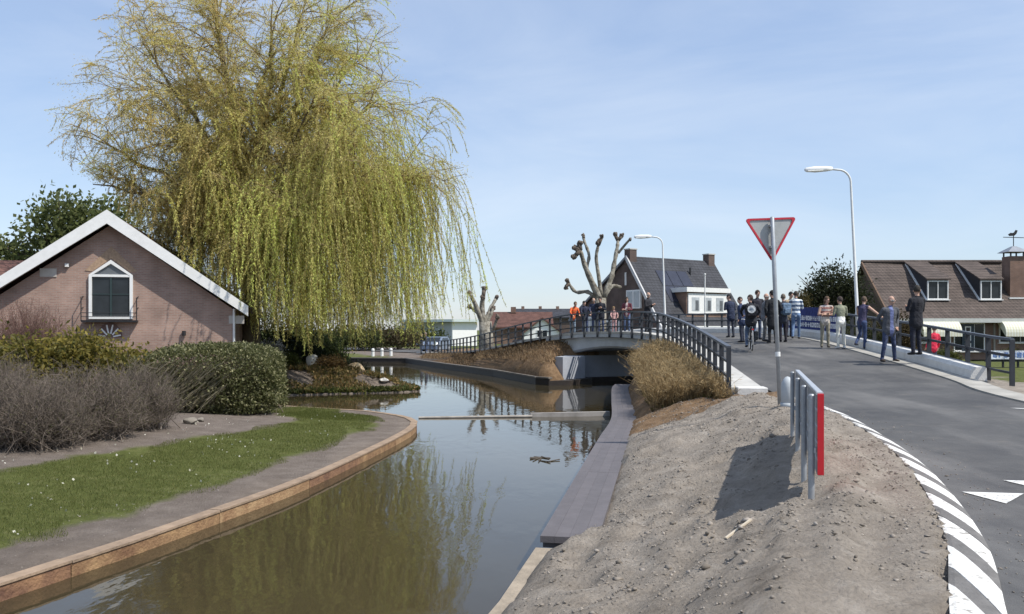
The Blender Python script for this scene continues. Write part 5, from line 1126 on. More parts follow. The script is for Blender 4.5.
cover('dead_grass', 'brown dead tufts on the slope under the far ramp', 17000, in_box(-7, 3, 40, 70, lambda Q: (dist_poly(Q, QUAY) > .4) & (dist_poly(Q, QUAY) < 5) & ~inside(Q, ROADPOLY)), .22, (.16, .1, .055), (.36, .26, .15), .14, 1.0)

# clods and pebbles on the dirt
def build_clods():
    bm = bmesh.new(); bmesh.ops.create_icosphere(bm, subdivisions=1, radius=1); bv = np.array([v.co[:] for v in bm.verts]); bf = np.array([[v.index for v in f.verts] for f in bm.faces]); bm.free()
    n = 15000; Q = np.column_stack([-1.2 + 7.2 * rng.random(n * 2), 3.2 + 17 * rng.random(n * 2)]); Q = np.vstack([Q, np.column_stack([-8 + 5.5 * rng.random(n // 2), 6 + 18 * rng.random(n // 2)])]); ir_ = inside(Q, ROADPOLY); ok = (~inside(Q, WATER)) & (~ir_ | ((dist_poly(Q, RL[:, :2]) > .3) & (dist_poly(Q, RL[:, :2]) < .3 + .5 * rng.random(len(Q)) ** 3))) & (dist_poly(Q, WATER, True) > .2); ok &= (vnoise(Q[:, 0], Q[:, 1], .8, 12) + .45 * rng.random(len(Q)) > .58); ok &= (Q[:, 0] > -2) | (dist_poly(Q, LEFT_EDGE) < 1.5); Q = Q[ok]; ok = rng.permutation(len(Q)); Q = Q[ok][:n]; n = len(Q)
    z = ground_z(Q); gr_ = inside(Q, ROADPOLY); z = z + np.where(gr_, .073, 0); r = (.004 + .009 * rng.random(n) + .02 * rng.random(n) ** 12) * np.where((Q[:, 0] < -2) | gr_, .55, 1); VV = []
    sc = r[:, None, None] * (.6 + .8 * rng.random((n, 1, 3))) * (1 + .34 * rng.normal(size=(n, len(bv), 1))); V = bv[None] * sc; V[:, :, 2] *= .6; V += np.column_stack([Q, z + r * .05])[:, None, :]
    Fq = (bf[None] + (np.arange(n) * len(bv))[:, None, None]).reshape(-1, 3); c = tints(n, (.17, .148, .123), (.33, .293, .253), len(bv), .12); 
    tag(bulk('dirt_clods', V.reshape(-1, 3), Fq, mat_attr('clod', .95, 0, .1), c), 'crumbly clods and pebbles strewn on the dirt bank', 'dirt', kind='stuff')
build_clods()
# boulders and small things
def rock(label, x, y, r, col, seed, group=None, name='boulder', nm='pale_stone', sink=.25):
    g = np.random.default_rng(seed); bm = bmesh.new(); bmesh.ops.create_icosphere(bm, subdivisions=3, radius=1); ax = unit(g.normal(size=(9, 3)))
    for v in bm.verts:
        c = np.array(v.co[:]); c = c * (1 + .08 * math.sin(c[0] * 4 + seed) + .06 * math.sin(c[1] * 5 + c[2] * 3))
        for k, a in enumerate(ax):                       # chipped facets
            dd = c @ a; lim = .78 + .05 * math.sin(k * 3.1 + seed)
            if dd > lim: c = c - a * (dd - lim) * .85
        v.co = Vector(c * np.array(r))
    me = bpy.data.meshes.new(name); bm.to_mesh(me); bm.free(); me.materials.append(mat(nm, col, .85, .2, 4, .3, 14)); o = link(name, me, None, (x, y, gz(x, y) + r[2] * (1 - sink))); o.rotation_euler = (0, 0, seed); return tag(o, label, 'rock', group)
rock('white upright boulder on the far planted bank', at(312, 36.8), 36.8, (.3, .24, .38), (.62, .6, .56), 3)
rock('white rounded boulder beside the upright one', at(325, 37), 37.0, (.4, .3, .28), (.6, .57, .52), 8)
rock('tan boulder right of the two white ones on the far bank', at(356, 36.9), 36.9, (.42, .3, .26), (.5, .38, .24), 12, nm='tan_stone')
rock('pale flat stone at the far bank water edge', at(384, 36.0), 36.0, (.28, .2, .1), (.5, .46, .38), 14)
rock('greyish flat stone on the soil before the clipped hedge', at(190, 19.4), 19.4, (.16, .11, .09), (.22, .195, .16), 16, nm='grey_stone')
rock('small stone lying beside the flat grey one', at(201, 19.9), 19.9, (.1, .08, .06), (.22, .195, .16), 17, nm='grey_stone')
mb = MB(); x, y = at(738, 7.3), 7.3; mb.bar((x - .12, y - .06, gz(x - .12, y - .06) + .015), (x + .13, y + .08, gz(x + .13, y + .08) + .02), .022, .014); single('wood_splinter', mb, mat('pale_wood', (.6, .52, .4), .8, .15, 9), 'pale wood splinter lying on the dirt', 'stick', (x, y, gz(x, y)))
mb = MB(); cx, cy = at(545, 17.0), 17.0
for k in range(9): a = rng.random() * 6.28; mb.tube([(cx + .25 * math.cos(a) * rng.random(), cy + .3 * math.sin(a), .004), (cx + .3 * math.cos(a + 1.5), cy + .35 * math.sin(a + 1.2), .02)], .012, 5)
single('floating_twigs', mb, mat('wet_twig', (.08, .065, .05), .8, .2, 9), 'clump of twigs floating on the canal', 'twigs', (cx, cy, 0))

# pollarded trees
def pollard(label, base_px, d, yb, limbs, sc, off, tw, name='pollarded_tree'):
    x = at(base_px, d); z = gz(x, d, False); root = thing(name, label, 'tree', (x, d, z), group='pollarded plane trees'); m = mat('plane_bark', (.13, .115, .09), .95, .4, 3.5, 1.0, 7, col2=(.33, .31, .26), detail=10, lo=.38, hi=.62)
    W3 = lambda p, dy=0: Vector((at(off[0] + p[0] / sc, d) - x, dy, zat(off[1] + p[1] / sc, d) - z))
    b0 = W3(yb); mb = MB(); mb.tube([(b0.x * .3, 0, -.3), (b0.x * .6, 0, b0.z * .5), b0 + Vector((0, 0, .12))], [tw * 1.25, tw * 1.02, tw * .95], 12); tr = part('trunk', mb, m, root, False, True)
    for i, (pts, r0, r1, knobs) in enumerate(limbs):
        dy = [(-.9, .5, -.3, .9, -.6, .3, .7)[i % 7] * k / (len(pts) - 1) for k in range(len(pts))]; P = smooth_curve([W3(p, dy[k])[:] for k, p in enumerate(pts)], 4); n = len(P); mb = MB(); mb.tube(P, [.78 * (r0 + (r1 - r0) * k / (n - 1)) * (1 + .1 * math.sin(k * 2.3 + i) + .1 * math.sin(k * 4.1 + 2 * i)) for k in range(n)], 9)
        lb = part('limb', mb, m, tr, False, True)
        for kx in knobs:
            c = W3(kx, dy[-1]); mb = MB(); g = np.random.default_rng(i * 7 + int(kx[0])); 
            rr = max(r1 * 1.25, .1); mb.ell(c, (rr * .8, rr * .8, rr), 8, 5)
            if (Vector(P[-1]) - c).length > .05: mb.tube([P[-1], c], [r1, r1 * .9], 8)
            for q in range(8): e = Vector(g.normal(size=3)).normalized(); f = .28 + .3 * g.random(); mb.ell(c + e * rr * (.5 + .5 * g.random()), (rr * f, rr * f, rr * f * 1.3), 6, 4)
            lb2 = part('knob', mb, mat('knob_bark', (.13, .105, .085), .95, .35, 6, .4, 12), tr, False, True)
pollard('large pollarded tree with raised knobbly limbs behind the bridge', 600, 53, (278, 545),
        [([(270, 540), (215, 430), (165, 320), (130, 215)], .3, .15, [(125, 168), (98, 200), (92, 258)]), ([(180, 330), (200, 240), (172, 150), (166, 120)], .14, .1, [(165, 100)]), ([(282, 520), (262, 380), (245, 260), (258, 175)], .17, .12, [(258, 152), (282, 118)]),
         ([(300, 530), (350, 400), (375, 300), (400, 180), (408, 130)], .24, .12, [(385, 85), (436, 95)]), ([(398, 225), (440, 172), (465, 142)], .11, .09, [(470, 138)]), ([(250, 540), (190, 490), (110, 490), (60, 430)], .18, .12, [(50, 410), (42, 460)]), ([(305, 520), (360, 450), (425, 455)], .16, .13, [])], 6.825, (560, 220), .36)
pollard('stout pollarded tree before the white building', 488, 73, (655, 330),
        [([(640, 350), (580, 190), (540, 110)], .33, .17, [(537, 100)]), ([(630, 340), (600, 260), (540, 208)], .26, .15, [(532, 203)]), ([(640, 330), (630, 200), (640, 130), (646, 80)], .34, .18, [(647, 66), (640, 130)]), ([(655, 340), (690, 230), (735, 140)], .3, .17, [(741, 128)]), ([(680, 420), (720, 370), (745, 300)], .24, .15, [(750, 282)]), ([(660, 350), (700, 260), (715, 215)], .2, .15, [(715, 212)])], 7.68, (400, 280), .58)

# ------------------------------------------------------------------ people
SKINM = lambda: mat('skin', (.5, .31, .23), .6, .06, 8)
def cloth(c): return mat('cloth_%03d_%03d_%03d' % tuple(int(v * 255) for v in c), c, .9, .34, 6, .7, 13)
def ring_limb(mb, a, b, ra, rb, mi, n=10):
    """tapered rounded limb with elliptical section; ra/rb = (half width x, half depth y)"""
    a, b = Vector(a), Vector(b); t = (b - a); L = t.length; t.normalize()
    ref = Vector((1, 0, 0)) if abs(t.x) < .8 else Vector((0, 1, 0)); v = t.cross(ref).normalized(); u = v.cross(t)
    vs = []; K = [(-.9, .0)] ; rings = []
    for s_, f in ((-1, .05), (-.85, .5), (-.5, .86), (0, 1), (.33, 1), (.66, 1), (1, 1), (1.5, .86), (1.85, .5), (2, .05)):
        if s_ <= 0: p = a + t * (s_ * min(ra)); r = ra
        elif s_ < 1: p = a + (b - a) * s_; r = (ra[0] + (rb[0] - ra[0]) * s_, ra[1] + (rb[1] - ra[1]) * s_)
        else: p = b + t * ((s_ - 1) * min(rb)); r = rb
        rings.append([p + u * (r[0] * f * math.cos(2 * math.pi * k / n)) + v * (r[1] * f * math.sin(2 * math.pi * k / n)) for k in range(n)])
    vs = [q for r in rings for q in r]; m = len(rings)
    fs = [(i * n + j, i * n + (j + 1) % n, (i + 1) * n + (j + 1) % n, (i + 1) * n + j) for i in range(m - 1) for j in range(n)] + [tuple(range(n - 1, -1, -1)), tuple((m - 1) * n + j for j in range(n))]
    mb.add(vs, fs, mi)
ARMS = {'down': lambda s: ((s * .255, -.03, 1.17), (s * .27, .05, .93)), 'crossed': lambda s: ((s * .25, .05, 1.16), (-s * .07, .2, 1.19 + .03 * s)), 'hips': lambda s: ((s * .37, -.1, 1.2), (s * .2, .03, 1.02)), 'pocket': lambda s: ((s * .29, -.08, 1.17), (s * .2, .07, .96)),
        'rail': lambda s: ((s * .25, .16, 1.2), (s * .2, .4, 1.06)), 'hold': lambda s: ((s * .24, .04, 1.16), (s * .07, .26, 1.24)), 'back': lambda s: ((s * .27, -.12, 1.18), (s * .06, -.2, .98)), 'bars': lambda s: ((s * .3, .18, 1.25), (s * .24, .42, 1.12)), 'out': lambda s: ((s * .4, .08, 1.25), (s * .6, .2, 1.06)), 'camera': lambda s: ((s * .26, .12, 1.25), (s * .07, .22, 1.52))}
def person(label, px, d, H=1.76, face=180, top=(.1, .1, .15), bottom=(.05, .07, .14), shoes=(.03, .03, .03), hair=(.06, .04, .03), arms='down', arms2=None, sleeve=2, coat=0, legs='stand', lean=0, hairlen=0, bald=False, shirt=None, stripes=None, hem=None, hat=None, build=1., z=None, skirt=False, head_turn=0, x=None, group='people on the road and bridge', hood=None):
    sc = H / 1.8; X = at(px, d) if x is None else x; Z = road_z(X, d) if z is None else z
    root = thing('person', label, 'person', (X, d, Z), R(face), group)
    # material slots: 0 skin 1 top 2 bottom 3 shoes 4 shirt/stripe 5 dark
    mats = [SKINM(), cloth(top), cloth(bottom), cloth(shoes), cloth(shirt or stripes or top), mat('lips_eyes', (.09, .035, .03), .5, .05, 9), cloth(hem or bottom)]
    prim = []
    bw = build
    def add(a, b, ra, rb, mi): prim.append((Vector(a), Vector(b), ra, rb, mi))
    ly = lean                                             # forward shift of the shoulders
    def T(p):                                             # bend torso forward from the hips
        k = max(0, p[2] - .95); return (p[0] + sway_ * k, p[1] + ly * k, p[2] - .22 * abs(ly) * k)
    pr_ = random.Random(label); head_turn = head_turn or pr_.uniform(-45, 45); sway_ = pr_.uniform(-.1, .1); ly = lean = lean + pr_.uniform(-.05, .1)
    jk = .018 if coat else 0
    add(T((0, .0, 1.36)), T((0, .0, 1.44)), (.165 * bw + jk, .105 * bw + jk), (.12 * bw, .085), 1)
    add(T((0, .0, 1.08)), T((0, .0, 1.36)), (.145 * bw + jk, .105 * bw + jk), (.172 * bw + jk, .115 * bw + jk), 1)
    add(T((-.17 * bw, 0, 1.435)), T((.17 * bw, 0, 1.435)), (.062, .062), (.062, .062), 1)
    add((0, 0, .93), T((0, 0, 1.1)), (.165 * bw, .12 * bw), (.145 * bw, .108 * bw), 1 if not hem else 6)
    add((-.05, -.02, .9), (.05, -.02, .9), (.11, .125 * bw), (.11, .125 * bw), 2)
    if coat: add((0, 0, .93 - coat), (0, 0, 1.12), (.19 * bw, .14 * bw), (.165 * bw, .125 * bw), 1)
    add(T((0, -.005, 1.46)), T((0, .012, 1.6)), (.055, .058), (.05, .054), 0)
    hc = Vector(T((0, .025, 1.675)))
    LG = {'stand': (((.09, 0, .9), (.1, .02, .5), (.11, -.02, .085)), ((-.09, 0, .9), (-.1, .02, .5), (-.11, -.02, .085))), 'wide': (((.09, 0, .9), (.15, .03, .5), (.21, 0, .085)), ((-.09, 0, .9), (-.13, .02, .5), (-.19, -.03, .085))),
          'step': (((.09, 0, .9), (.1, .14, .52), (.1, .2, .085)), ((-.09, 0, .9), (-.1, .0, .5), (-.11, -.2, .1))), 'bent': (((.09, 0, .9), (.1, .03, .5), (.1, -.02, .085)), ((-.09, 0, .9), (-.11, .1, .52), (-.1, -.22, .2))),
          'bike': (((.09, 0, .93), (.13, .34, .68), (.13, .2, .3)), ((-.09, 0, .93), (-.13, .2, .5), (-.13, .06, .12)))}[legs]
    for hip, kn, an in LG:
        add(hip, kn, (.088 * bw, .092 * bw), (.06, .066), 2); add(kn, an, (.062, .068), (.048, .05), 2)
        add((an[0], an[1] - .03, an[2] - .03), (an[0] + .02 * (1 if an[0] > 0 else -1), an[1] + .14, an[2] - .045), (.042, .042), (.042, .032), 3)
    if skirt: add((0, 0, .5), (0, 0, .95), (.24, .2), (.16, .12), 2)
    hands = []
    for s_, ap in ((1, arms), (-1, arms2 or arms)):
        el, wr = ARMS[ap](s_); sh = T((s_ * .195 * bw, 0, 1.425)); el = T(el) if ap not in () else el; wr = T(wr)
        jj = .008 if coat else 0
        add(sh, el, (.052 + jj, .056 + jj), (.042 + jj, .044 + jj), 1 if sleeve >= 1 else 0); add(el, wr, (.041 + jj, .043 + jj), (.031 + jj, .033 + jj), 1 if sleeve >= 2 else 0)
        w = Vector(wr); dv = (w - Vector(el)).normalized(); hd = w + dv * .075; add(w + dv * .015, hd, (.034, .02), (.038, .017), 0); hands.append((w, hd, dv, s_))
    mb = MB()
    for a, b, ra, rb, mi in prim: ring_limb(mb, a, b, ra, rb, mi)
    # head: skull, jaw, nose, ears
    hr = Matrix.Rotation(R(head_turn), 3, 'Z')
    mb.ell(hc + Vector((0, -.012, .025)), (.078, .095, .1), 14, 10); mb.ell(hc + hr @ Vector((0, .022, -.045)), (.058, .07, .075), 12, 8)
    mb.ell(hc + hr @ Vector((0, .1, -.01)), (.014, .022, .028), 8, 6)
    me = mb.mesh('tmp', mats[0]); tmp = link('tmp', me); md = tmp.modifiers.new('r', 'REMESH'); md.mode = 'VOXEL'; md.voxel_size = .019
    sm = tmp.modifiers.new('s', 'SMOOTH'); sm.factor = .5; sm.iterations = 3
    dg = bpy.context.evaluated_depsgraph_get(); dg.update(); body = bpy.data.meshes.new_from_object(tmp.evaluated_get(dg)); bpy.data.objects.remove(tmp)
    nf = len(body.polygons); cen = np.empty(nf * 3); body.polygons.foreach_get('center', cen); cen = cen.reshape(-1, 3)
    # materials by nearest limb
    best = np.full(nf, 9e9); mi_ = np.zeros(nf, int)
    for a, b, ra, rb, mi in prim:
        A, B = np.array(a), np.array(b); ab = B - A; t = np.clip(((cen - A) @ ab) / (ab @ ab), 0, 1); dd = np.linalg.norm(cen - A - t[:, None] * ab, axis=1) / ((max(ra) * (1 - t) + max(rb) * t))
        q = dd < best; best[q] = dd[q]; mi_[q] = mi
    hd_ = np.linalg.norm((cen - np.array(hc)) / np.array([.1, .12, .135]), axis=1) < 1.05; mi_[hd_ & (cen[:, 2] > hc.z - .12)] = 0
    tor = (mi_ == 1) & (np.abs(cen[:, 0]) < .2)
    if shirt: mi_[tor & (np.abs(cen[:, 0]) < .055) & (cen[:, 1] > .03 + ly * .2)] = 4
    if stripes: mi_[(mi_ == 1) & (np.floor((cen[:, 2]) / .075) % 2 == 0)] = 4
    # hands: fingers and thumb; eyes, mouth, ears
    ex = MB()
    for w, hd, dv, s_ in hands:
        sdv = dv.cross(Vector((0, 1, 0))); sdv = sdv.normalized() if sdv.length > .2 else Vector((1, 0, 0)); pal = dv.cross(sdv)
        for k, (o, l) in enumerate(((-.026, .06), (-.009, .072), (.009, .067), (.026, .052))):
            b = hd + sdv * o; ex.tube([b - dv * .02, b + dv * l * .5 + pal * .004, b + dv * l * .85 + pal * .018 * s_, b + dv * l + pal * .03 * s_], [.0095, .009, .008, .006], 6, 0)
        b = w + dv * .035 + sdv * .03; ex.tube([b, b + sdv * .022 + dv * .025, b + sdv * .028 + dv * .052], [.011, .0105, .008], 6, 0)
    for s_ in (-1, 1):
        ex.ell(hc + hr @ Vector((s_ * .03, .088, .012)), (.014, .008, .009), 8, 5, 1); ex.ell(hc + hr @ Vector((s_ * .08, -.005, -.005)), (.012, .022, .032), 8, 6, 0)
    ex.ell(hc + hr @ Vector((0, .088, -.06)), (.024, .008, .007), 8, 5, 1)
    em = ex.mesh('x', [mats[0], mats[5]]); body.materials.clear()
    for m in mats: body.materials.append(m)
    bm = bmesh.new(); bm.from_mesh(body); n0 = len(bm.faces); bm.from_mesh(em); bm.faces.ensure_lookup_table()
    emi = np.empty(len(em.polygons), np.int32); em.polygons.foreach_get('material_index', emi)
    for i, f in enumerate(bm.faces): f.material_index = int(mi_[i]) if i < n0 else (5 if emi[i - n0] else 0); f.smooth = True
    bm.to_mesh(body); bm.free(); body.name = 'body'
    bo = link('body', body, root); bo.scale = (sc,) * 3
    # hair as a shell over the skull
    if not bald or hairlen:
        hm = MB(); nu, nv = 18, 10; vs = []; hm_ = mat('hair_%03d' % int(sum(hair) * 300), hair, .75, .35, 30, .4, 60)
        for i in range(nv + 1):
            th = (math.pi * .70) * i / nv
            for j in range(nu):
                ph = 2 * math.pi * j / nu; fr = max(0, math.sin(ph))      # front
                th2 = th * (1 - .42 * fr ** 1.5); rj = 1.1 + .05 * math.sin(j * 5.1 + i * 2.3)
                v = Vector((.079 * rj * math.sin(th2) * math.cos(ph), .096 * rj * math.sin(th2) * math.sin(ph), .102 * rj * math.cos(th2)))
                if hairlen and fr < .3 and i > nv * .7: v.z -= hairlen * (i / nv - .7) / .3; v.y -= .02
                vs.append(hc + hr @ (v + Vector((0, -.014, .03))))
        fs = [(i * nu + j, (i + 1) * nu + j, (i + 1) * nu + (j + 1) % nu, i * nu + (j + 1) % nu) for i in range(nv) for j in range(nu)]
        if bald: vs_ = vs
        hm.add(vs, fs); h = part('hair', hm, hm_, root, False, True); h.scale = (sc,) * 3
    elif bald:
        hm = MB(); hm_ = mat('hair_grey', (.3, .28, .26), .8, .2, 30)
        for k in range(7):
            a = math.pi + (k - 3) * .42 - math.pi / 2; hm.ell(hc + hr @ Vector((.075 * math.cos(a), .09 * math.sin(a) - .012, -.01)), (.022, .022, .034), 7, 5)
        h = part('hair', hm, hm_, root, False, True); h.scale = (sc,) * 3
    if hat:
        hm = MB(); hm.ell(hc + Vector((0, -.01, .065)), (.1, .125, .095), 14, 8); h = part('helmet', hm, cloth(hat), root, False, True); h.scale = (sc,) * 3
    return root
def backpack(label, p, col, size=(.32, .17, .44), back=.2, z=1.2, logo=None):
    """carried on the back of person p"""
    sc = 1.0; a = p.rotation_euler[2]; root = thing('backpack', label, 'backpack', tuple(p.location + Vector((math.sin(a) * back, -math.cos(a) * back, z))), a)
    m = MB(); m.box((0, 0, 0), size, bev=.05); part('bag', m, cloth(col), root, False)
    m = MB(); m.box((0, -size[1] / 2 - .02, -.07), (size[0] * .75, .06, size[2] * .42), bev=.02); part('pocket', m, cloth(col), root, False)
    for s_ in (-1, 1):
        m = MB(); m.tube([(s_ * .1, .07, .18), (s_ * .12, .2, .27), (s_ * .12, .34, .2), (s_ * .13, .36, 0), (s_ * .15, .2, -.17), (s_ * .14, .07, -.18)], .02, 6, flat=.5); part('strap', m, cloth((.03, .03, .035)), root, False)
    if logo:
        m = MB(); m.tube([(0, -size[1] / 2 - .002, .06), (0, -size[1] / 2 - .058, .06)], .13, 20); part('emblem', m, cloth(logo), root, False)
        m = MB(); m.box((0, -size[1] / 2 - .062, .06), (.12, .008, .05)); part('emblem_mark', m, cloth((.2, .25, .3)), root, False)
    return root
NAVY, DNM, BLK = (.022, .03, .06), (.07, .11, .2), (.014, .015, .018)
# --- right-hand kerb
person('man in grey open jacket, blue shirt and jeans standing by the kerb', 889, 23.4, 1.83, 190, (.09, .095, .11), (.045, .06, .12), (.05, .035, .025), (.3, .27, .24), 'back', 'pocket', 2, .09, 'wide', bald=True, shirt=(.14, .17, .34), build=1.05)
person('man in long black coat standing on the kerb with his back turned', 916, 22.6, 1.86, 20, (.015, .016, .022), (.02, .022, .035), (.02, .02, .02), (.03, .025, .02), 'hold', None, 2, .12, 'stand', head_turn=-30, build=1.05, x=at(916, 22.6), z=road_z(at(905, 22.6), 22.6) + .27)
person('woman in dark sleeveless top and jeans leaning on the railing', 862, 27.2, 1.72, -50, (.05, .045, .09), (.04, .06, .13), (.04, .04, .05), (.09, .06, .04), 'out', 'rail', 0, 0, 'bent', .25)
person('woman in sage green top and white trousers seen from behind', 841, 27.6, 1.72, 8, (.2, .21, .15), (.66, .64, .56), (.7, .68, .66), (.05, .035, .03), 'hold', None, 2, 0, 'stand', .08, hem=(.72, .71, .68))
person('woman in pale patterned top with folded arms and khaki trousers', 825, 28.2, 1.7, 172, (.5, .44, .4), (.27, .25, .19), (.1, .09, .07), (.1, .06, .035), 'crossed', None, 0, 0, 'stand', hem=(.62, .56, .5), stripes=(.26, .12, .1), hairlen=.12)
# --- group in the middle of the road
person('person in blue and white striped jumper and pale jeans', 796, 32.2, 1.82, -20, (.7, .74, .78), (.13, .2, .33), (.05, .05, .05), (.05, .04, .03), 'hold', None, 2, 0, 'step', stripes=(.08, .13, .22))
p_d = person('person in dark clothes wearing a blue denim backpack', 783, 31.0, 1.76, 15, (.04, .045, .06), (.025, .022, .03), BLK, (.16, .13, .1), 'hold', None, 2, .1, 'stand'); backpack('faded blue backpack on the person behind the sign pole', p_d, (.12, .18, .26))
person('man in tan jacket mostly hidden behind the sign pole group', 789, 33.6, 1.8, 200, (.38, .3, .2), (.05, .05, .07), BLK, (.02, .02, .02), 'down', None, 2, .1)
person('tall person in long black coat directly left of the sign pole', 772.5, 30.6, 1.92, 10, (.012, .013, .017), (.014, .014, .018), BLK, (.02, .018, .016), 'pocket', None, 2, .32, build=1.06)
person('older man in grey jacket turning towards the group', 764.5, 31.6, 1.8, 250, (.17, .175, .19), (.14, .14, .14), BLK, (.3, .28, .26), 'hold', None, 2, .08, bald=True, head_turn=-20)
person('dark-haired man in black jacket facing the camera behind the cyclist', 757, 32.6, 1.9, 185, (.03, .03, .04), (.06, .08, .13), BLK, (.05, .03, .02), 'pocket', None, 2, .08)
person('person in bulky blue jacket left of the cyclist', 742, 31.5, 1.7, 60, (.03, .045, .1), (.035, .04, .06), BLK, (.04, .03, .025), 'down', None, 2, .14, build=1.15)
person('man in navy jacket standing apart in front of the dark house', 731, 34.5, 1.78, 20, NAVY, (.05, .055, .075), BLK, (.02, .02, .02), 'hold', None, 2, .12, 'stand', .1)
# --- cyclist
def bicycle(label, x, y, z, rz):
    root = thing('bicycle', label, 'bicycle', (x, y, z), rz); fm = mat('bike_black', (.02, .02, .024), .4, .1, 8); r = .34
    for yy, nm in ((-.55, 'rear_wheel'), (.55, 'front_wheel')):
        ang = np.linspace(0, 2 * math.pi, 25); m = MB(); m.tube([(0, yy + r * .97 * math.cos(a), r + r * .97 * math.sin(a)) for a in ang], .019, 6, cap=False); w = part('wheel', m, BLACK, root, False, True)
        m = MB(); m.tube([(0, yy + r * .91 * math.cos(a), r + r * .91 * math.sin(a)) for a in ang], .012, 5, cap=False); part('rim', m, GALV, w, False)
        m = MB()
        for k in range(18): a = 2 * math.pi * k / 18; m.tube([(.02 * (-1) ** k, yy, r), (0, yy + r * .9 * math.cos(a), r + r * .9 * math.sin(a))], .0022, 3, cap=False)
        part('spokes', m, GALV, w, False); m = MB(); m.tube([(-.05, yy, r), (.05, yy, r)], .022, 8); part('hub', m, GALV, w, False)
        m = MB(); ar = np.linspace(R(20), R(175), 12) if yy > 0 else np.linspace(R(15), R(200), 14); m.tube([(0, yy + (r + .035) * math.cos(a), r + (r + .035) * math.sin(a)) for a in ar], .028, 6, flat=.35); part('mudguard', m, mat('mudguard_white', (.7, .7, .68), .5, .05, 5) if yy < 0 else fm, root, False)
    m = MB(); bb = (0, -.08, .3); hd = (0, .38, .85); hb = (0, .42, .62); st = (0, -.25, .88)
    for a, b in ((bb, hb), (bb, st), (hd, hb), ((0, -.2, .68), hd), (hb, (0, .55, .34)), ((0, -.22, .78), (.05, -.55, .34)), ((0, -.22, .78), (-.05, -.55, .34)), (bb, (.05, -.55, .34)), (bb, (-.05, -.55, .34))): m.tube([a, b], .018, 8)
    part('frame', m, fm, root, False, True)
    m = MB(); m.ell((0, -.28, .92), (.1, .13, .045), 12, 7); m.ell((0, -.14, .92), (.045, .12, .03), 10, 6); part('saddle', m, BLACK, root, False, True)
    m = MB(); m.tube([(-.29, .2, 1.03), (-.28, .34, 1.05), (-.1, .42, 1.02), (0, .4, 1.0), (.1, .42, 1.02), (.28, .34, 1.05), (.29, .2, 1.03)], .014, 8); m.tube([(0, .38, .85), (0, .4, 1.0)], .014, 8); part('handlebar', m, GALV, root, False, True)
    m = MB(); m.box((0, -.6, .72), (.14, .36, .015)); m.tube([(.06, -.7, .71), (.05, -.56, .36)], .008, 5); m.tube([(-.06, -.7, .71), (-.05, -.56, .36)], .008, 5); part('carrier', m, BLACK, root, False)
    m = MB(); m.box((0, -.8, .7), (.06, .02, .04)); part('rear_light', m, mat('red_reflector', (.62, .02, .03)), root, False)
    m = MB(); m.tube([(.07, -.08, .3), (.07, .06, .2)], .01, 6); m.tube([(-.07, -.08, .3), (-.07, -.22, .4)], .01, 6); m.box((.12, .06, .2), (.09, .08, .02)); m.box((-.12, -.22, .4), (.09, .08, .02)); m.tube([(-.07, -.08, .3), (.07, -.08, .3)], .012, 6); part('crank', m, BLACK, root, False)
    for s_ in (-1, 1):
        m = MB(); m.box((s_ * .13, -.55, .5), (.1, .34, .3), bev=.03); part('pannier', m, cloth((.02, .025, .03)), root, False) if s_ > 0 else None
    return root
bx_, by_ = at(751, 28.3), 28.3; bz_ = road_z(bx_, by_)
bicycle('black city bicycle with white rear mudguard ridden away up the road', bx_, by_, bz_, R(-12))
cyc = person('cyclist in black jacket and jeans riding away from the camera', 751, 28.06, 1.8, -12, (.02, .022, .028), (.1, .14, .22), BLK, (.06, .04, .03), 'bars', None, 2, .05, 'bike', .12, z=bz_ + .06, hem=(.5, .5, .5), build=1.08)
backpack('black backpack with round white emblem on the cyclist', cyc, (.02, .02, .025), z=1.24, back=.18, logo=(.62, .63, .62))
# --- people on the bridge deck, facing the water
def inner(px, off=.75):
    """point just inside the water-side railing seen at pixel px"""
    e = EDGE; tx = np.gradient(e[:, 0]); ty = np.gradient(e[:, 1]); l = np.hypot(tx, ty); q = np.column_stack([e[:, 0] + ty / l * off, e[:, 1] - tx / l * off]); q = q[e[:, 1] > 33]; pp = 512 + q[:, 0] / q[:, 1] * F; i = np.argmin(np.abs(pp - px)); return q[i]
for lab, px, off, H, fc, kw in (
    ('person in orange safety vest bending over the bridge railing', 573, .8, 1.82, 200, dict(top=(.75, .12, .04), bottom=(.2, .26, .33), arms='rail', hair=(.12, .08, .05), lean=.2, stripes=(.78, .2, .06))),
    ('person in dark jacket at the railing right of the orange vest', 586, .9, 1.72, 190, dict(top=(.03, .035, .06), arms='rail', hair=(.03, .03, .03), coat=.08)),
    ('grey-haired man in navy coat leaning on the bridge railing', 595, .9, 1.82, 175, dict(top=(.04, .05, .09), arms='rail', bald=True, lean=.15, coat=.1)),
    ('person in black coat beneath the pollarded tree', 603, 1.0, 1.84, 170, dict(top=(.018, .02, .03), arms='hold', hair=(.02, .02, .02), coat=.15)),
    ('child in pale pink top at the bridge railing', 613, .7, 1.28, 180, dict(top=(.6, .36, .34), bottom=(.5, .3, .3), arms='rail', hair=(.25, .16, .08), hairlen=.1)),
    ('woman in dark red patterned top beside the bald man', 628, .9, 1.72, 160, dict(top=(.16, .045, .06), bottom=(.1, .14, .24), arms='crossed', hair=(.07, .03, .02), hairlen=.14, shirt=(.5, .4, .38))),
    ('bald man in black coat at the right end of the bridge railing', 648, 1.0, 1.9, 230, dict(top=(.02, .021, .025), bottom=(.025, .026, .03), arms='hold', bald=True, coat=.14, build=1.06))):
    q = inner(px, off); person(lab, px, q[1], H, fc, x=q[0], **kw)
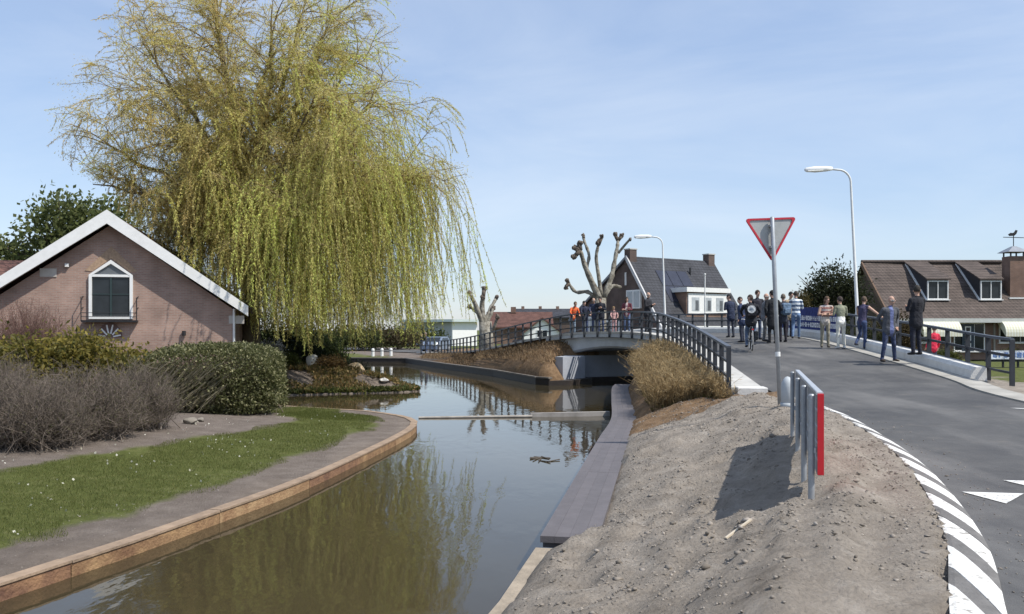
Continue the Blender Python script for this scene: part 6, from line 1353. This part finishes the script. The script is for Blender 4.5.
# --- red-clad child behind the outer railing, on the grass below
x = at(933, 26.); person('child in red jacket and pale helmet behind the outer railing', 933, 26., 1.35, 10, (.6, .03, .07), (.05, .06, .1), BLK, (.1, .07, .05), 'down', hat=(.72, .62, .58), coat=.05, x=x, z=gz(x, 26.), group='people beyond the railing')
# --- far left quay
for lab, px, d, H, top in (('person in dark blue standing on the far quay', 426.5, 73.5, 1.85, (.03, .04, .07)), ('person in black beside the one in dark blue on the quay', 421.5, 74.2, 1.75, (.02, .02, .025))):
    x = at(px, d); person(lab, px, d, H, 100, top, (.06, .09, .17), BLK, (.25, .2, .17), 'down', None, 2, .1, x=x, z=gz(x, d, False), group='people on the far quay')

# ------------------------------------------------------------------ parked cars
def car(label, x, y, z, rz, col, H=1.5):
    root = thing('parked_car', label, 'car', (x, y, z), rz, 'parked cars'); pm = mat('paint_%02d%02d' % (int(col[0] * 99), int(col[2] * 99)), col, .25, .04, 3, spec=.6)
    side = [(-2.1, .3), (-2.12, .75), (-1.95, .95), (-1.0, 1.0), (-.35, 1.42), (1.2, 1.45), (1.95, 1.0), (2.1, .9), (2.12, .35), (1.7, .25), (-1.7, .25)]
    m = MB(); n = len(side)
    vs = []
    for yy, ins in ((-.86, 0), (-.8, 0), (.8, 0), (.86, 0)):
        for (a, b) in side: k = .12 if (abs(yy) > .82) else 0; tuck = max(0, b - .95) * .35; vs.append((a * (1 - .02 * (k > 0)), yy * (1 - tuck * .5) , b - (.02 if k else 0)))
    fs = [tuple(range(n)), tuple(3 * n + j for j in range(n - 1, -1, -1))] + [(r * n + j, (r + 1) * n + j, (r + 1) * n + (j + 1) % n, r * n + (j + 1) % n) for r in range(3) for j in range(n)]
    m.add(vs, fs); body = part('body', m, pm, root, False)
    for s_ in (-1, 1):
        for a0, a1 in ((-.75, .25), (.33, 1.3)):
            m = MB(); m.add([(a0, s_ * .872, 1.0), (a1, s_ * .872, 1.0), (min(a1, 1.15), s_ * .80, 1.36), (max(a0 + .42 if a0 < 0 else a0, -.35), s_ * .80, 1.36)], [(0, 1, 2, 3)]); part('side_window', m, GLASS, body, False)
        m = MB(); m.box((-2.1, s_ * .6, .72), (.08, .3, .14)); part('headlight', m, mat('lamp_lens', (.8, .8, .75)), root, False); m = MB(); m.box((2.1, s_ * .66, .8), (.08, .22, .2)); part('tail_light', m, mat('red_reflector', (.62, .02, .03)), root, False)
        for wx in (-1.35, 1.3):
            m = MB(); m.tube([(wx, s_ * .68, .32), (wx, s_ * .88, .32)], .32, 18); w = part('wheel', m, BLACK, root, False); m = MB(); m.tube([(wx, s_ * .85, .32), (wx, s_ * .895, .32)], .2, 14); part('rim', m, GALV, w, False)
    m = MB(); m.add([(-.97, -.7, 1.03), (-.97, .7, 1.03), (-.38, .62, 1.41), (-.38, -.62, 1.41)], [(0, 1, 2, 3)]); part('windscreen', m, GLASS, body, False)
    m = MB(); m.add([(1.9, -.7, 1.05), (1.9, .7, 1.05), (1.26, .62, 1.43), (1.26, -.62, 1.43)], [(0, 1, 2, 3)]); part('rear_window', m, GLASS, body, False)
x = at(436, 82); car('grey-blue car parked behind the people on the far quay', x, 82, gz(x, 82, False), R(75), (.16, .2, .27))
x = at(612, 56); car('white car parked behind the bridge people', x, 56.5, .95, R(20), (.72, .72, .72))
x = at(645, 55); car('white car parked behind the bald man on the bridge', x, 55.3, .95, R(20), (.7, .7, .7))

# ------------------------------------------------------------------ banners, fence, posts
def banner(label, pa, pb, col, z0, z1, marks, seed, border=None):
    """cloth banner between two plan points, with rows of printed pale blocks standing for the unreadable lettering"""
    a, b = np.array(pa), np.array(pb); L = np.linalg.norm(b[:2] - a[:2]); rz = math.atan2(b[1] - a[1], b[0] - a[0]); root = thing('banner', label, 'banner', (*a[:2], a[2]), rz); g = np.random.default_rng(seed)
    m = MB(); N = 16; vs = []
    for k in range(N + 1):
        u = k / N
        for zz in (z0, z1): vs += [(u * L, -.012 + .03 * math.sin(u * 9), zz + (b[2] - a[2]) * u), (u * L, .002 + .03 * math.sin(u * 9), zz + (b[2] - a[2]) * u)]
    fs = []
    for k in range(N):
        q = 4 * k; fs += [(q, q + 4, q + 6, q + 2), (q + 1, q + 3, q + 7, q + 5), (q + 2, q + 6, q + 7, q + 3), (q, q + 1, q + 5, q + 4)]
    m.add(vs, fs + [(0, 2, 3, 1), (4 * N, 4 * N + 1, 4 * N + 3, 4 * N + 2)]); part('cloth', m, cloth(col), root, False)
    for (u0, u1, za, zb, mc) in marks:
        m = MB(); x = u0 * L
        while x < u1 * L:
            w = (zb - za) * (.5 + .4 * g.random()); u = (x + w / 2) / L; y = -.018 + .03 * math.sin(u * 9); zc = (b[2] - a[2]) * u; t = (zb - za) * .26
            m.box((x + t / 2, y, (za + zb) / 2 + zc), (t, .006, zb - za)); k = g.integers(0, 4)
            for q in ([0, 2], [1], [0, 1, 2], [0, 1])[k]: m.box((x + w / 2 + t * .5, y, za + (zb - za) * (.13 + .37 * q) + zc), (w - t, .006, t))
            if k in (0, 2): m.box((x + w - t * .5 + t * .5, y - .001, (za + zb) / 2 + zc), (t, .006, zb - za))
            x += w + t * 1.3
        part('lettering', m, cloth(mc), root, False)
    return root
ia = np.argmin(np.abs(RRC[:, 1] - 34.4)); ib = np.argmin(np.abs(RRC[:, 1] - 38.6)); off_ = lambda i: RRC[i] + np.array([.38, .0, 0])
pa_, pb_ = RRC[np.argmin(np.abs(RRC[:, 1] - 37.6))], RRC[np.argmin(np.abs(RRC[:, 1] - 30.6))]
banner('deep blue banner with two lines of white lettering on the outer railing', pa_ + np.array([.4, 0, 0]), pb_ + np.array([.4, 0, 0]), (.025, .04, .17), .3, 1.2, [(.1, .92, .68, .86, (.8, .82, .85)), (.06, .92, .42, .6, (.8, .82, .85))], 4)
xa, xb = at(989, 37.), at(1040, 37.); zf = gz(xa, 37., False)
banner('white banner with blue lettering on the black garden fence', (xa, 36.9, zf), (xb, 36.9, zf), (.6, .64, .7), .38, .76, [(.05, .95, .46, .68, (.12, .2, .42))], 9)
root = thing('garden_fence', 'low black post fence on the grass at the right edge', 'fence', (xa, 37, zf))
for k in range(5):
    m = MB(); xx = at(988 + k * 15, 37.); m.box((xx, 37., zf + .25), (.07, .07, 1.05)); part('post', m, BLACK, root)
m = MB(); m.bar((xa - .2, 37., zf + .3), (xb + 1, 37., zf + .3), .04, .06); part('rail', m, BLACK, root)
m = MB(); m.bar((xa - .2, 37., zf + .0), (xb + 1, 37., zf + .0), .04, .06); part('rail', m, BLACK, root)
for k, lab in enumerate(('leftmost white bollard on the far quay under the willow', 'middle white bollard on the far quay under the willow', 'rightmost white bollard on the far quay under the willow')):
    x, y = at(373 + k * 9, 71.5), 71.5; m = MB(); z = gz(x, y, False); m.tube([(x, y, z - .1), (x, y, z + .5), (x, y, z + .6), (x, y, z + .63)], [.13, .13, .1, .02], 12); b_ = thing('bollard', lab, 'bollard', (x, y, z), group='white bollards on the far quay'); part('shaft', m, WHITE, b_); m = MB(); m.tube([(x, y, z + .36), (x, y, z + .42)], .135, 12); part('band', m, BLACK, b_)
x, y = at(705, 56.5), 56.5; m = MB(); z = gz(x, y, False); m.tube([(x, y, z - .2), (x, y, z + 5.2)], [.05, .035], 8); f_ = thing('flagpole', 'thin white flagpole before the white dormer', 'pole', (x, y, z)); part('pole', m, WHITE, f_); m = MB(); m.ell((x, y, z + 5.24), (.07, .07, .07), 8, 6); part('finial', m, WHITE, f_)
